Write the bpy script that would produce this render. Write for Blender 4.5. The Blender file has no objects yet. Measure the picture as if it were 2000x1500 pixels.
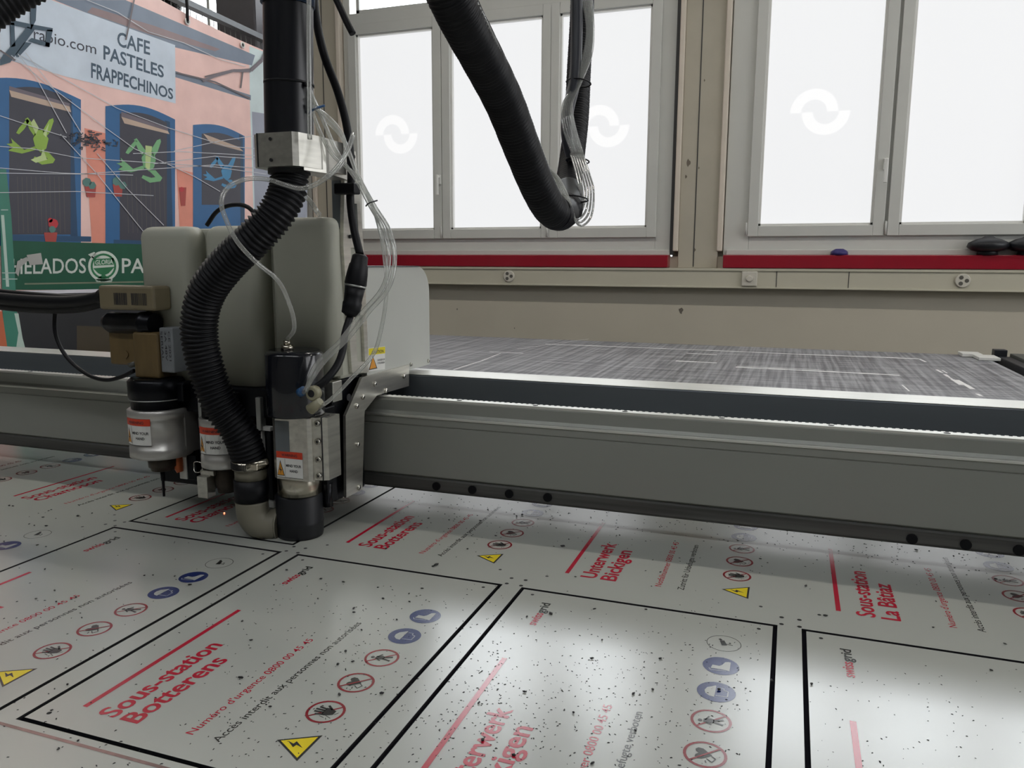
import bpy, bmesh, math, random
from mathutils import Vector, Matrix

# ------------------------------------------------------------------ camera, world, exposure, large lights
PT = 0.327                                  # pitch of the printed signs, metres
FPX = 1529.13
YAW, PITCH, ROLL = -0.340136, 0.153647, 0.0040165
CAM = Vector((1.897267, -2.668584, 1.219030)) * PT
FWD = Vector((math.sin(YAW)*math.cos(PITCH), math.cos(YAW)*math.cos(PITCH), -math.sin(PITCH)))
_r0 = Vector((math.cos(YAW), -math.sin(YAW), 0)); _u0 = _r0.cross(FWD)
RGT = _r0*math.cos(ROLL) + _u0*math.sin(ROLL)
UPV = -_r0*math.sin(ROLL) + _u0*math.cos(ROLL)

scene = bpy.context.scene
COL = scene.collection
cam_data = bpy.data.cameras.new('camera')
cam = bpy.data.objects.new('camera', cam_data); COL.objects.link(cam)
cam_data.sensor_width = 36.0; cam_data.lens = FPX/2000*36.0
cam_data.clip_start = 0.02; cam_data.clip_end = 60
m = Matrix((RGT, UPV, -FWD)).transposed().to_4x4(); m.translation = CAM
cam.matrix_world = m
scene.camera = cam

SKY = 8.0            # overcast sky outside
PANE = 0.90          # daylight through the frosted panes
world = bpy.data.worlds.new('overcast_sky'); scene.world = world; world.use_nodes = True
bg = world.node_tree.nodes['Background']; bg.inputs['Color'].default_value = (0.93, 0.96, 1, 1); bg.inputs['Strength'].default_value = SKY
vs = scene.view_settings
vs.view_transform = 'Standard'; vs.look = 'None'; vs.exposure = -0.1; vs.gamma = 1.0; vs.use_curve_mapping = False

# ------------------------------------------------------------------ helpers
def ray(x, y): return FWD*FPX + RGT*(x-1000) + UPV*(750-y)
def on(x, y, axis, v):
    """point where the line of sight of an image point meets the plane axis = v"""
    d = ray(x, y); i = 'XYZ'.index(axis); t = (v-CAM[i])/d[i]
    return CAM + d*t
def at(x, y, depth): return CAM + ray(x, y)*(depth/FPX)
random.seed(7)
MATS = {}
def lin(c):
    c = c/255.0
    return c/12.92 if c <= 0.04045 else ((c+0.055)/1.055)**2.4
def rgb(r, g, b): return (lin(r), lin(g), lin(b), 1)
def mat(name, col, rough=0.5, metal=0.0, var=0.06, scale=30.0, stretch=None, bump=0.0, emit=None, spec=0.5, coat=0.0, ior=1.5):
    if name in MATS: return MATS[name]
    M = bpy.data.materials.new(name); M.use_nodes = True; nt = M.node_tree; b = nt.nodes['Principled BSDF']
    tc = nt.nodes.new('ShaderNodeTexCoord'); mp = nt.nodes.new('ShaderNodeMapping')
    nz = nt.nodes.new('ShaderNodeTexNoise'); nz.inputs['Scale'].default_value = scale; nz.inputs['Detail'].default_value = 4
    nt.links.new(tc.outputs['Object'], mp.inputs['Vector']); nt.links.new(mp.outputs['Vector'], nz.inputs['Vector'])
    if stretch: mp.inputs['Scale'].default_value = stretch
    cr = nt.nodes.new('ShaderNodeValToRGB')
    c = col if len(col) == 4 else (*col, 1)
    cr.color_ramp.elements[0].position = 0.3; cr.color_ramp.elements[1].position = 0.7
    cr.color_ramp.elements[0].color = tuple(max(0, k*(1-var)) for k in c[:3]) + (1,)
    cr.color_ramp.elements[1].color = tuple(min(1, k*(1+var)) for k in c[:3]) + (1,)
    nt.links.new(nz.outputs['Fac'], cr.inputs['Fac'])
    nt.links.new(cr.outputs['Color'], b.inputs['Base Color'])
    b.inputs['Roughness'].default_value = rough; b.inputs['Metallic'].default_value = metal
    b.inputs['Specular IOR Level'].default_value = spec
    b.inputs['Coat Weight'].default_value = coat; b.inputs['IOR'].default_value = ior
    if bump:
        bp = nt.nodes.new('ShaderNodeBump'); bp.inputs['Strength'].default_value = bump; bp.inputs['Distance'].default_value = 0.002
        nt.links.new(nz.outputs['Fac'], bp.inputs['Height']); nt.links.new(bp.outputs['Normal'], b.inputs['Normal'])
    if emit:
        nt.links.new(cr.outputs['Color'], b.inputs['Emission Color']); b.inputs['Emission Strength'].default_value = emit
    MATS[name] = M
    return M
def clear(name, tint, gloss=0.12, fres=1.35, rough=0.03, milk=0.0):
    """thin clear plastic or glass: see-through with fresnel highlights"""
    M = bpy.data.materials.new(name); M.use_nodes = True; nt = M.node_tree; nt.nodes.clear()
    o = nt.nodes.new('ShaderNodeOutputMaterial'); mx = nt.nodes.new('ShaderNodeMixShader'); tr = nt.nodes.new('ShaderNodeBsdfTransparent')
    gl = nt.nodes.new('ShaderNodeBsdfGlossy'); fr = nt.nodes.new('ShaderNodeFresnel'); ad = nt.nodes.new('ShaderNodeMath'); ad.operation = 'ADD'; ad.use_clamp = True
    nz = nt.nodes.new('ShaderNodeTexNoise'); nz.inputs['Scale'].default_value = 60
    mr = nt.nodes.new('ShaderNodeMath'); mr.operation = 'MULTIPLY_ADD'; mr.inputs[1].default_value = 0.04; mr.inputs[2].default_value = rough
    nt.links.new(nz.outputs['Fac'], mr.inputs[0]); nt.links.new(mr.outputs[0], gl.inputs['Roughness'])
    tr.inputs['Color'].default_value = tint; fr.inputs['IOR'].default_value = fres; ad.inputs[1].default_value = gloss
    nt.links.new(fr.outputs[0], ad.inputs[0]); nt.links.new(ad.outputs[0], mx.inputs[0])
    nt.links.new(tr.outputs[0], mx.inputs[1]); nt.links.new(gl.outputs[0], mx.inputs[2]); nt.links.new(mx.outputs[0], o.inputs[0])
    if milk:
        df = nt.nodes.new('ShaderNodeBsdfDiffuse'); df.inputs['Color'].default_value = (.85, .86, .84, 1); tl_ = nt.nodes.new('ShaderNodeBsdfTranslucent'); tl_.inputs['Color'].default_value = (.9, .9, .88, 1)
        m1 = nt.nodes.new('ShaderNodeMixShader'); m1.inputs[0].default_value = .5; nt.links.new(df.outputs[0], m1.inputs[1]); nt.links.new(tl_.outputs[0], m1.inputs[2])
        m2 = nt.nodes.new('ShaderNodeMixShader'); m2.inputs[0].default_value = milk; nt.links.new(mx.outputs[0], m2.inputs[1]); nt.links.new(m1.outputs[0], m2.inputs[2]); nt.links.new(m2.outputs[0], o.inputs[0])
    MATS[name] = M
    return M

ORG = {}
class MB:
    """collects shapes in world metres and links them as one mesh object"""
    def __init__(s): s.bm = bmesh.new(); s.mi = 0; s.sm = False
    def _f(s, vs):
        try: f = s.bm.faces.new(vs)
        except ValueError: return None
        f.material_index = s.mi; f.smooth = s.sm
        return f
    def box(s, x0, x1, y0, y1, z0, z1, bev=0.0, seg=2, M=None):
        b = bmesh.new(); bmesh.ops.create_cube(b, size=1)
        for v in b.verts: v.co = Vector(((x0+x1)/2+v.co.x*(x1-x0), (y0+y1)/2+v.co.y*(y1-y0), (z0+z1)/2+v.co.z*(z1-z0)))
        if bev > 0: bmesh.ops.bevel(b, geom=b.edges[:], offset=min(bev, .49*min(abs(x1-x0), abs(y1-y0), abs(z1-z0))), segments=seg, profile=0.5, affect='EDGES')
        if M is not None: b.transform(M)
        s.add(b); return s
    def add(s, b):
        vm = {v: s.bm.verts.new(v.co) for v in b.verts}
        for f in b.faces:
            nf = s._f([vm[v] for v in f.verts])
            if nf is not None and f.smooth: nf.smooth = True
        b.free()
    def poly(s, pts): return s._f([s.bm.verts.new(p) for p in pts])
    def prism(s, pts, vec):
        """polygon extruded along vec"""
        vec = Vector(vec); a = [s.bm.verts.new(p) for p in pts]; b = [s.bm.verts.new(Vector(p)+vec) for p in pts]; n = len(a)
        s._f(a); s._f(b[::-1])
        for i in range(n): s._f([a[i], b[i], b[(i+1) % n], a[(i+1) % n]])
        return s
    def cyl(s, p0, p1, r0, r1=None, n=24, cap=True):
        return s.lathe(p0, p1, [(0, r0), (1, r0 if r1 is None else r1)], n, cap)
    def lathe(s, p0, p1, prof, n=32, cap=True):
        """prof: (t along p0..p1, radius)"""
        p0 = Vector(p0); p1 = Vector(p1); d = (p1-p0).normalized(); a = d.orthogonal().normalized(); b = d.cross(a)
        rings = []
        for t, r in prof:
            c = p0.lerp(p1, t)
            rings.append([s.bm.verts.new(c+(a*math.cos(6.28318530718*i/n)+b*math.sin(6.28318530718*i/n))*max(r, 1e-5)) for i in range(n)])
        sm = s.sm; s.sm = True
        for q in range(len(rings)-1):
            for i in range(n): s._f([rings[q][i], rings[q][(i+1) % n], rings[q+1][(i+1) % n], rings[q+1][i]])
        s.sm = sm
        if cap: s._f(rings[0][::-1]); s._f(rings[-1])
        return s
    def tube(s, pts, r, n=10, cap=True, step=None, rfun=None):
        pts = [Vector(p) for p in pts]
        if step: pts = spline(pts, step)
        N = len(pts); t0 = (pts[1]-pts[0]).normalized(); a = t0.orthogonal().normalized(); rings = []; L = 0
        for i, p in enumerate(pts):
            t = (pts[min(i+1, N-1)]-pts[max(i-1, 0)]).normalized()
            a = (a-t*a.dot(t)).normalized(); b = t.cross(a)
            if i: L += (p-pts[i-1]).length
            rr = rfun(L) if rfun else r
            rings.append([s.bm.verts.new(p+(a*math.cos(6.28318530718*k/n)+b*math.sin(6.28318530718*k/n))*rr) for k in range(n)])
        sm = s.sm; s.sm = True
        for q in range(N-1):
            for i in range(n): s._f([rings[q][i], rings[q][(i+1) % n], rings[q+1][(i+1) % n], rings[q+1][i]])
        s.sm = sm
        if cap: s._f(rings[0][::-1]); s._f(rings[-1])
        return s
    def build(s, name, mats, parent=None, label=None):
        me = bpy.data.meshes.new(name)
        bmesh.ops.recalc_face_normals(s.bm, faces=s.bm.faces[:])
        if parent is None or parent.name not in ORG:
            cs = [v.co for v in s.bm.verts]
            o = Vector(((min(c.x for c in cs)+max(c.x for c in cs))/2, (min(c.y for c in cs)+max(c.y for c in cs))/2, min(c.z for c in cs)))
        else: o = ORG[parent.name]
        bmesh.ops.translate(s.bm, verts=s.bm.verts[:], vec=-o)
        s.bm.to_mesh(me); s.bm.free()
        for mm in (mats if isinstance(mats, (list, tuple)) else [mats]): me.materials.append(mm)
        ob = bpy.data.objects.new(name, me); COL.objects.link(ob)
        if parent is None: ob.location = o
        else: ob.parent = parent
        ORG[ob.name] = o.copy()
        if label: ob['label'] = label
        return ob
def spline(pts, step):
    """smooth curve through the points; tangents are limited so long neighbours do not make it bulge"""
    n_ = len(pts); T_ = []
    for i in range(n_):
        a, c = pts[max(i-1, 0)], pts[min(i+1, n_-1)]; la = (pts[i]-a).length or 1e9; lc = (c-pts[i]).length or 1e9
        d = (((pts[i]-a)/la if la < 1e8 else Vector())+((c-pts[i])/lc if lc < 1e8 else Vector()))
        T_.append(d.normalized() if d.length > 1e-9 else Vector((0, 0, 1)))
    out = []
    for i in range(n_-1):
        p, q = pts[i], pts[i+1]; L = (q-p).length; n = max(2, int(L/step)); m0, m1 = T_[i]*L, T_[i+1]*L
        for k in range(n):
            t = k/n; t2, t3 = t*t, t*t*t
            out.append(p*(2*t3-3*t2+1)+m0*(t3-2*t2+t)+q*(-2*t3+3*t2)+m1*(t3-t2))
    out.append(pts[-1].copy()); return out
def thing(name, label, cat, loc, group=None, kind=None):
    o = bpy.data.objects.new(name, None); COL.objects.link(o); o.location = loc; o.empty_display_size = 0.02
    ORG[o.name] = Vector(loc)
    return tag(o, label, cat, group, kind)
def tag(o, label=None, cat=None, group=None, kind=None):
    if label: o['label'] = label
    if cat: o['category'] = cat
    if group: o['group'] = group
    if kind: o['kind'] = kind
    return o
def struct(o): o['kind'] = 'structure'; return o
def sub(name, parent, loc=None):
    o = bpy.data.objects.new(name, None); COL.objects.link(o); o.parent = parent; o.empty_display_size = 0.01
    ORG[o.name] = ORG[parent.name].copy(); return o

_tc = {}
def textshape(body, bold=0.0):
    """flat outline of a line of text, scaled to a unit box -> (verts, faces)"""
    k = (body, bold)
    if k in _tc: return _tc[k]
    cu = bpy.data.curves.new('t', 'FONT'); cu.body = body; cu.resolution_u = 3; cu.offset = bold; cu.fill_mode = 'FRONT'
    ob = bpy.data.objects.new('t', cu); COL.objects.link(ob)
    dg = bpy.context.evaluated_depsgraph_get(); me = bpy.data.meshes.new_from_object(ob.evaluated_get(dg))
    vs_ = [v.co.copy() for v in me.vertices]; fs = [tuple(p.vertices) for p in me.polygons]
    x0 = min(v.x for v in vs_); x1 = max(v.x for v in vs_)
    out = ([((v.x-x0)/(x1-x0), v.y/0.73) for v in vs_], fs)      # baseline 0, capital height 1
    bpy.data.objects.remove(ob); bpy.data.curves.remove(cu); bpy.data.meshes.remove(me)
    _tc[k] = out; return out
def text(mb, body, fn, bold=0.0):
    """fn maps (0..1 along, 0..1 cap height) to a world point"""
    v, f = textshape(body, bold)
    bv = [mb.bm.verts.new(fn(a, b)) for a, b in v]
    for q in f: mb._f([bv[i] for i in q])

# ------------------------------------------------------------------ materials
M_wall = mat('painted_plaster', rgb(197, 191, 175), 0.75, var=0.03, scale=3, bump=0.15)
M_ceil = mat('ceiling_paint', rgb(150, 150, 146), 0.9, var=0.02)
M_floor = mat('grey_floor', rgb(110, 108, 104), 0.6, var=0.08, scale=4)
M_dkwall = mat('room_wall_grey', rgb(120, 118, 112), 0.85, var=0.03, scale=2)
M_pillar = mat('aged_pillar_paint', rgb(182, 176, 160), 0.7, var=0.05, scale=5, bump=0.2)
M_batten = mat('pale_batten', rgb(214, 204, 190), 0.55, var=0.03, scale=8)
M_frame = mat('window_frame_grey', rgb(204, 205, 200), 0.42, var=0.02, scale=6)
M_seal = mat('window_seal', rgb(60, 60, 60), 0.6)
M_bead = mat('glazing_bead', rgb(226, 226, 222), 0.4, var=0.02)
M_pane = mat('frosted_pane', (0.10, 0.1007, 0.1017, 1), 0.5, var=0.01, scale=0.6, emit=PANE/0.1, spec=0.2)
M_daylight = mat('bright_side_pane', (0.30, 0.303, 0.31, 1), 0.5, var=0.01, scale=0.6, emit=3.8/0.3)
M_logo = mat('clear_film_mark', (.1, .1, .1, 1), 0.5, var=0.0, emit=10.0)
M_sky = clear('window_glass', (0.97, 0.98, 0.98, 1), 0.0, 1.45, 0.0)
M_sill = mat('red_sill', rgb(150, 14, 38), 0.3, var=0.04, scale=12, coat=0.3)
M_trunk = mat('trunking_plastic', rgb(196, 192, 174), 0.5, var=0.02, scale=6)
M_whiteplastic = mat('outlet_plastic', rgb(208, 204, 192), 0.4, var=0.02)
M_dark = mat('dark_plastic', rgb(24, 26, 32), 0.45, var=0.1)
M_black = mat('black_rubber', rgb(10, 11, 17), 0.5, var=0.15, scale=40, spec=0.3)
M_blackpipe = mat('black_pipe', rgb(17, 19, 26), 0.33, var=0.1, scale=20, stretch=(6, 6, 1))
M_blkmetal = mat('black_anodised', rgb(16, 18, 24), 0.3, 0.6, var=0.1)
M_alu = mat('anodised_aluminium', rgb(176, 178, 176), 0.36, 0.85, var=0.05, scale=60, stretch=(0.05, 1, 1))
M_alubr = mat('brushed_aluminium', rgb(214, 212, 204), 0.3, 0.9, var=0.13, scale=90, stretch=(1, 0.12, 1.6))
M_alutop = mat('milled_aluminium', rgb(232, 232, 226), 0.34, 0.75, var=0.04, scale=80, stretch=(0.1, 1, 1))
M_beam = mat('beam_grey_paint', rgb(150, 152, 146), 0.42, 0.25, var=0.03, scale=6, stretch=(0.2, 1, 1))
M_rear = mat('rear_rail_grey', rgb(112, 118, 124), 0.4, 0.4, var=0.06, scale=20, stretch=(0.1, 1, 1))
M_lip = mat('sawn_dark_aluminium', rgb(90, 90, 88), 0.5, 0.5, var=0.45, scale=60, stretch=(0.04, 1, 1))
M_cover = mat('cover_grey_beige', rgb(172, 173, 160), 0.5, var=0.03, scale=8)
M_sheetmetal = mat('powder_coated_grey', rgb(186, 188, 182), 0.4, var=0.02, scale=5)
M_steel = mat('nickel_steel', rgb(190, 184, 170), 0.24, 1.0, var=0.1, scale=40)
M_spindle = mat('spindle_silver', rgb(196, 194, 190), 0.34, 0.7, var=0.04, scale=30)
M_brown = mat('brown_tape_motor', rgb(102, 84, 52), 0.5, var=0.15, scale=30, stretch=(3, 3, 0.6))
M_elbow = mat('elbow_grey_plastic', rgb(122, 118, 104), 0.45, var=0.06)
M_copper = mat('copper', rgb(196, 110, 70), 0.4, 0.8, var=0.2)
M_tube = clear('clear_tube', (0.96, 0.97, 0.95, 1), 0.10, 1.35, 0.05, 0.22)
M_blue = mat('blue_plastic', rgb(40, 84, 130), 0.4)
M_navy = mat('navy_tape', rgb(24, 52, 84), 0.35)
M_cream = mat('fitting_cream', rgb(150, 146, 122), 0.45)
M_screw = mat('screw_steel', rgb(200, 198, 190), 0.25, 1.0, var=0.15)
M_laser = mat('laser_red', (1, 0.25, 0.12, 1), 0.5, emit=6)
SHR = 0.22
M_sheet = mat('white_composite_sheet', rgb(173, 175, 169), SHR, var=0.02, scale=5, spec=0.6, ior=1.85)
M_red = mat('print_red', rgb(176, 18, 48), SHR, var=0.05, spec=0.6, ior=1.85)
M_ink = mat('print_black', rgb(38, 38, 38), SHR, var=0.05, spec=0.6, ior=1.85)
M_inkblue = mat('print_blue', rgb(24, 44, 104), SHR, var=0.05, spec=0.6, ior=1.85)
M_inkred = mat('print_dark_red', rgb(132, 24, 36), SHR, var=0.05, spec=0.6, ior=1.85)
M_yel = mat('print_yellow', rgb(228, 206, 30), SHR, var=0.04, spec=0.6, ior=1.85)
M_score = mat('faded_brown_line', rgb(132, 100, 96), SHR, var=0.3, scale=60, spec=0.6, ior=1.85)
M_hole = mat('drilled_dark', rgb(22, 22, 26), 0.6)
M_chip = mat('black_chip', rgb(14, 14, 18), 0.55, var=0.2)
M_bed = mat('table_bed', rgb(104, 106, 112), 0.42, var=0.0, spec=0.6)
M_scr = mat('bed_scratch', rgb(250, 251, 252), 0.35)
M_rim = mat('bed_rim', rgb(168, 170, 168), 0.4, 0.6)
M_label = mat('label_white', rgb(222, 222, 218), 0.35, var=0.02)
M_lred = mat('label_red', rgb(206, 62, 34), 0.35)
M_lyel = mat('label_yellow', rgb(232, 214, 34), 0.35)
M_lorg = mat('label_orange', rgb(222, 150, 40), 0.35)
M_ltxt = mat('label_text', rgb(44, 44, 50), 0.4)
# streaks of the milled table bed
nt = M_bed.node_tree; b = nt.nodes['Principled BSDF']
def streak(sc, stretch):
    tc = nt.nodes.new('ShaderNodeTexCoord'); mp = nt.nodes.new('ShaderNodeMapping'); mp.inputs['Scale'].default_value = stretch
    nz = nt.nodes.new('ShaderNodeTexNoise'); nz.inputs['Scale'].default_value = sc; nz.inputs['Detail'].default_value = 5
    nt.links.new(tc.outputs['Object'], mp.inputs[0]); nt.links.new(mp.outputs[0], nz.inputs['Vector']); return nz
a1 = streak(70, (1, 0.03, 1)); a2 = streak(70, (0.04, 1.2, 1))
mx = nt.nodes.new('ShaderNodeMath'); mx.operation = 'ADD'; nt.links.new(a1.outputs['Fac'], mx.inputs[0]); nt.links.new(a2.outputs['Fac'], mx.inputs[1])
cr = nt.nodes.new('ShaderNodeValToRGB'); cr.color_ramp.elements[0].position = 0.42; cr.color_ramp.elements[1].position = 0.6
cr.color_ramp.elements[0].color = rgb(98, 99, 105); cr.color_ramp.elements[1].color = rgb(170, 172, 177)
h2 = nt.nodes.new('ShaderNodeMath'); h2.operation = 'MULTIPLY'; h2.inputs[1].default_value = 0.5
nt.links.new(mx.outputs[0], h2.inputs[0]); nt.links.new(h2.outputs[0], cr.inputs[0]); nt.links.new(cr.outputs[0], b.inputs['Base Color'])

# ------------------------------------------------------------------ room
YW = 3.9
FLOOR, CEIL = -0.9, 3.0
XL, XR, YB = -4.9, 4.9, -4.2
mb = MB(); mb.box(XL, XR, YB, YW+0.3, FLOOR-0.1, FLOOR); struct(mb.build('floor', M_floor))
mb = MB(); mb.box(XL, XR, YB, YW+0.3, CEIL, CEIL+0.1); struct(mb.build('ceiling', M_ceil))
mb = MB(); mb.box(XL-0.1, XL, YB, YW+0.3, FLOOR, CEIL); struct(mb.build('wall_left', M_dkwall))
mb = MB()
for q in ((YB, -0.6, FLOOR, CEIL), (3.2, YW+0.3, FLOOR, CEIL), (-0.6, 3.2, FLOOR, 0.5), (-0.6, 3.2, 2.6, CEIL)): mb.box(XR, XR+0.1, q[0], q[1], q[2], q[3])
struct(mb.build('wall_right', M_dkwall))
mb = MB(); mb.box(XL, XR, YB-0.1, YB, FLOOR, CEIL); struct(mb.build('wall_rear', M_dkwall))
ZS, ZG0, ZG1, ZT0, ZT1 = 0.448, 0.612, 1.872, 2.005, 2.78      # sill, glass bottom/top, transom glass bottom/top
mb = MB(); mb.box(XL, XR, YW+0.02, YW+0.3, FLOOR, 0.44)          # parapet under the windows
mb.box(XL, XR, YW+0.02, YW+0.3, ZT1+0.1, CEIL)
# slight wall marks
for (x, y, r) in ((1330, 607, .012), (893, 604, .004), (1005, 641, .003)):
    p = on(x, y, 'Y', YW+0.02)
    mb.mi = 1; mb.poly([p+Vector((r*math.cos(a)*(1+.4*math.sin(3*a)), -0.001, 1.5*r*math.sin(a)*(1+.3*math.cos(5*a)))) for a in [i*.5236 for i in range(12)]])
struct(mb.build('wall_windows', [M_wall, mat('chipped_plaster', rgb(110, 104, 96), 0.9, var=0.3, scale=120)]))
def pillar(x0, x1, n):
    mb = MB(); mb.box(x0+0.03, x1-0.03, YW-0.01, YW+0.3, 0.372, CEIL, 0.004)
    mb.mi = 1
    for (a, b_) in ((x0, x0+0.03), (x1-0.035, x1-0.005)): mb.box(a, b_, YW-0.03, YW+0.06, 0.47, CEIL, 0.006)
    mb.mi = 2; xm = (x0+x1)/2-0.022; mb.box(xm-0.003, xm+0.003, YW-0.012, YW-0.009, 0.38, CEIL)
    mb.box(x0-0.022, x0, YW+0.0, YW+0.06, 0.45, CEIL)
    mb.mi = 0; mb.box(x0-0.012, x1+0.012, YW+0.05, YW+0.3, 0.372, CEIL)
    if n == 1:
        mb.mi = 3
        for (x, y, r) in ((1345, 318, .012), (1340, 345, .006), (1376, 157, .004), (1365, 328, .004), (1357, 488, .006)):
            p = on(x, y, 'Y', YW-0.011); mb.poly([p+Vector((r*math.cos(a), -0.0005, r*1.6*math.sin(a)*(1+.4*math.cos(3*a)))) for a in [i*.6283 for i in range(10)]])
    struct(mb.build('trim_%d' % (n+1), [M_pillar, M_batten, M_seal, mat('grime', rgb(120, 112, 100), 0.9)]))
pillar(-2.52, -2.27, 0); pillar(-0.055, 0.232, 1)
pillar(2.52, 2.80, 2)
# windows
def swirl(mb, cx, cz, R, y):
    """two offset half rings"""
    w = 0.46*R; o = 0.25*R
    for sgn, ox in ((1, -o), (-1, o)):
        pts_o = [(ox+cx+R*math.cos(a), cz+sgn*R*math.sin(a)) for a in [math.pi*i/24 for i in range(25)]]
        pts_i = [(ox+cx+(R-w)*math.cos(a), cz+sgn*(R-w)*math.sin(a)) for a in [math.pi*i/24 for i in range(25)]]
        for i in range(24):
            mb.poly([(pts_o[i][0], y, pts_o[i][1]), (pts_o[i+1][0], y, pts_o[i+1][1]), (pts_i[i+1][0], y, pts_i[i+1][1]), (pts_i[i][0], y, pts_i[i][1])])
def window(n, x0, x1, panes, logos, handles):
    W = thing('window_%d' % n, None, None, ((x0+x1)/2, YW, ZS)); struct(W)
    mb = MB()
    fx0, fx1 = panes[0][0]-0.05, panes[-1][1]+0.05
    F0 = YW-0.005
    # outer frame
    mb.box(x0, fx0, F0+0.02, YW+0.1, ZS, ZT1+0.1, 0.003); mb.box(fx1, x1, F0+0.02, YW+0.1, ZS, ZT1+0.1, 0.003)
    mb.box(fx0, fx1, F0+0.02, YW+0.1, ZS, 0.562, 0.003)
    mb.box(fx0, fx1, F0+0.035, YW+0.09, 0.545, 0.556, 0.0)
    mb.box(x0+0.02, x1-0.02, F0-0.005, YW+0.1, ZS, 0.478, 0.003)
    mb.box(fx0, fx1, F0+0.015, YW+0.1, 1.925, ZT0+0.003, 0.003); mb.box(fx0, fx1, F0+0.02, YW+0.1, ZT1, ZT1+0.1, 0.003)
    xs = [(panes[i][1]+panes[i+1][0])/2 for i in range(len(panes)-1)]
    for x in xs: mb.box(x-0.02, x+0.02, F0+0.03, YW+0.1, 0.55, ZT1, 0.003)
    mb.build('window_frame', M_frame, W)
    for (a, b_) in panes:
        s_ = MB(); z0, z1 = 0.553, 1.935; lo, hi = a-0.057, b_+0.057
        for q in ((lo, a, z0, z1), (b_, hi, z0, z1), (a, b_, z0, ZG0), (a, b_, ZG1, z1)): s_.box(q[0], q[1], F0-0.004, YW+0.07, q[2], q[3], 0.003)
        sash = s_.build('window_sash', M_frame, W)
        s_ = MB(); t = 0.012
        for q in ((a, a+t, ZG0, ZG1), (b_-t, b_, ZG0, ZG1), (a, b_, ZG0, ZG0+t), (a, b_, ZG1-t, ZG1)): s_.box(q[0], q[1], F0+0.012, YW+0.04, q[2], q[3])
        s_.build('glazing_bead', M_bead, sash)
        s_ = MB(); s_.box(a+0.002, b_-0.002, YW+0.035, YW+0.041, ZG0+0.002, ZG1-0.002); s_.build('window_pane', M_pane, sash)
        s_ = MB(); t = 0.022
        for q in ((a, a+t, ZT0, ZT1), (b_-t, b_, ZT0, ZT1), (a, b_, ZT0, ZT0+t), (a, b_, ZT1-t, ZT1)): s_.box(q[0], q[1], F0+0.02, YW+0.05, q[2], q[3])
        tr = s_.build('transom_frame', M_frame, W)
        s_ = MB(); s_.box(a+0.002, b_-0.002, YW+0.035, YW+0.039, ZT0+0.002, ZT1-0.002); s_.build('clear_glass', M_sky, tr)
        # hinge
        h = MB(); h.cyl((lo-0.008, F0-0.006, 0.56), (lo-0.008, F0-0.006, 0.63), 0.006, n=10); h.build('hinge', M_frame, sash)
    for cx, cz in logos:
        l = MB(); swirl(l, cx, cz, 0.124, YW+0.033); l.build('window_mark', M_logo, W)
    for hx in handles:
        h = MB(); h.box(hx-0.012, hx+0.012, F0-0.016, F0-0.003, 0.90, 0.96, 0.003); h.box(hx-0.007, hx+0.007, F0-0.045, F0-0.01, 0.94, 0.955, 0.003)
        h.box(hx-0.009, hx+0.009, F0-0.05, F0-0.036, 0.83, 0.957, 0.004); h.build('window_handle', M_bead, W)
    return W
window(1, -2.27, -0.055, [(-2.168, -1.612), (-1.495, -0.878), (-0.772, -0.218)], [(-1.9, 1.235), (-0.50, 1.215)], [-1.60+0.03])
window(2, 0.232, 2.52, [(0.421, 1.02), (1.15, 1.745), (1.875, 2.41)], [(0.715, 1.228)], [1.062])
window(3, -4.75, -2.52, [(-4.62, -4.06), (-3.94, -3.34), (-3.2, -2.64)], [], [])
window(4, 2.80, 4.85, [(2.93, 3.47), (3.60, 4.12), (4.24, 4.76)], [], [])
W5 = thing('window_5', None, None, (XR, 1.3, .5)); struct(W5)
mb = MB()
for y in (-0.57, 0.36, 1.3, 2.24, 3.17): mb.box(XR+.01, XR+.09, y-.03, y+.03, .5, 2.6, .003)
for z in (.53, 2.57): mb.box(XR+.01, XR+.09, -.54, 3.14, z-.03, z+.03, .003)
mb.build('window_frame', M_frame, W5)
for y in (-0.54, 0.39, 1.33, 2.27): mb = MB(); mb.box(XR+.05, XR+.056, y, y+.87, .56, 2.54); mb.build('window_pane', M_daylight, W5)
for x0, x1 in ((-2.3, -0.075), (0.24, 2.52), (-4.75, -2.5), (2.8, 4.85)):
    mb = MB(); mb.box(x0, x1, YW-0.075, YW+0.05, 0.374, 0.448, 0.004); n_ = len([o for o in bpy.data.objects if o.name.startswith('trim_')])+1
    struct(mb.build('trim_%d' % n_, M_sill))
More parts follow.
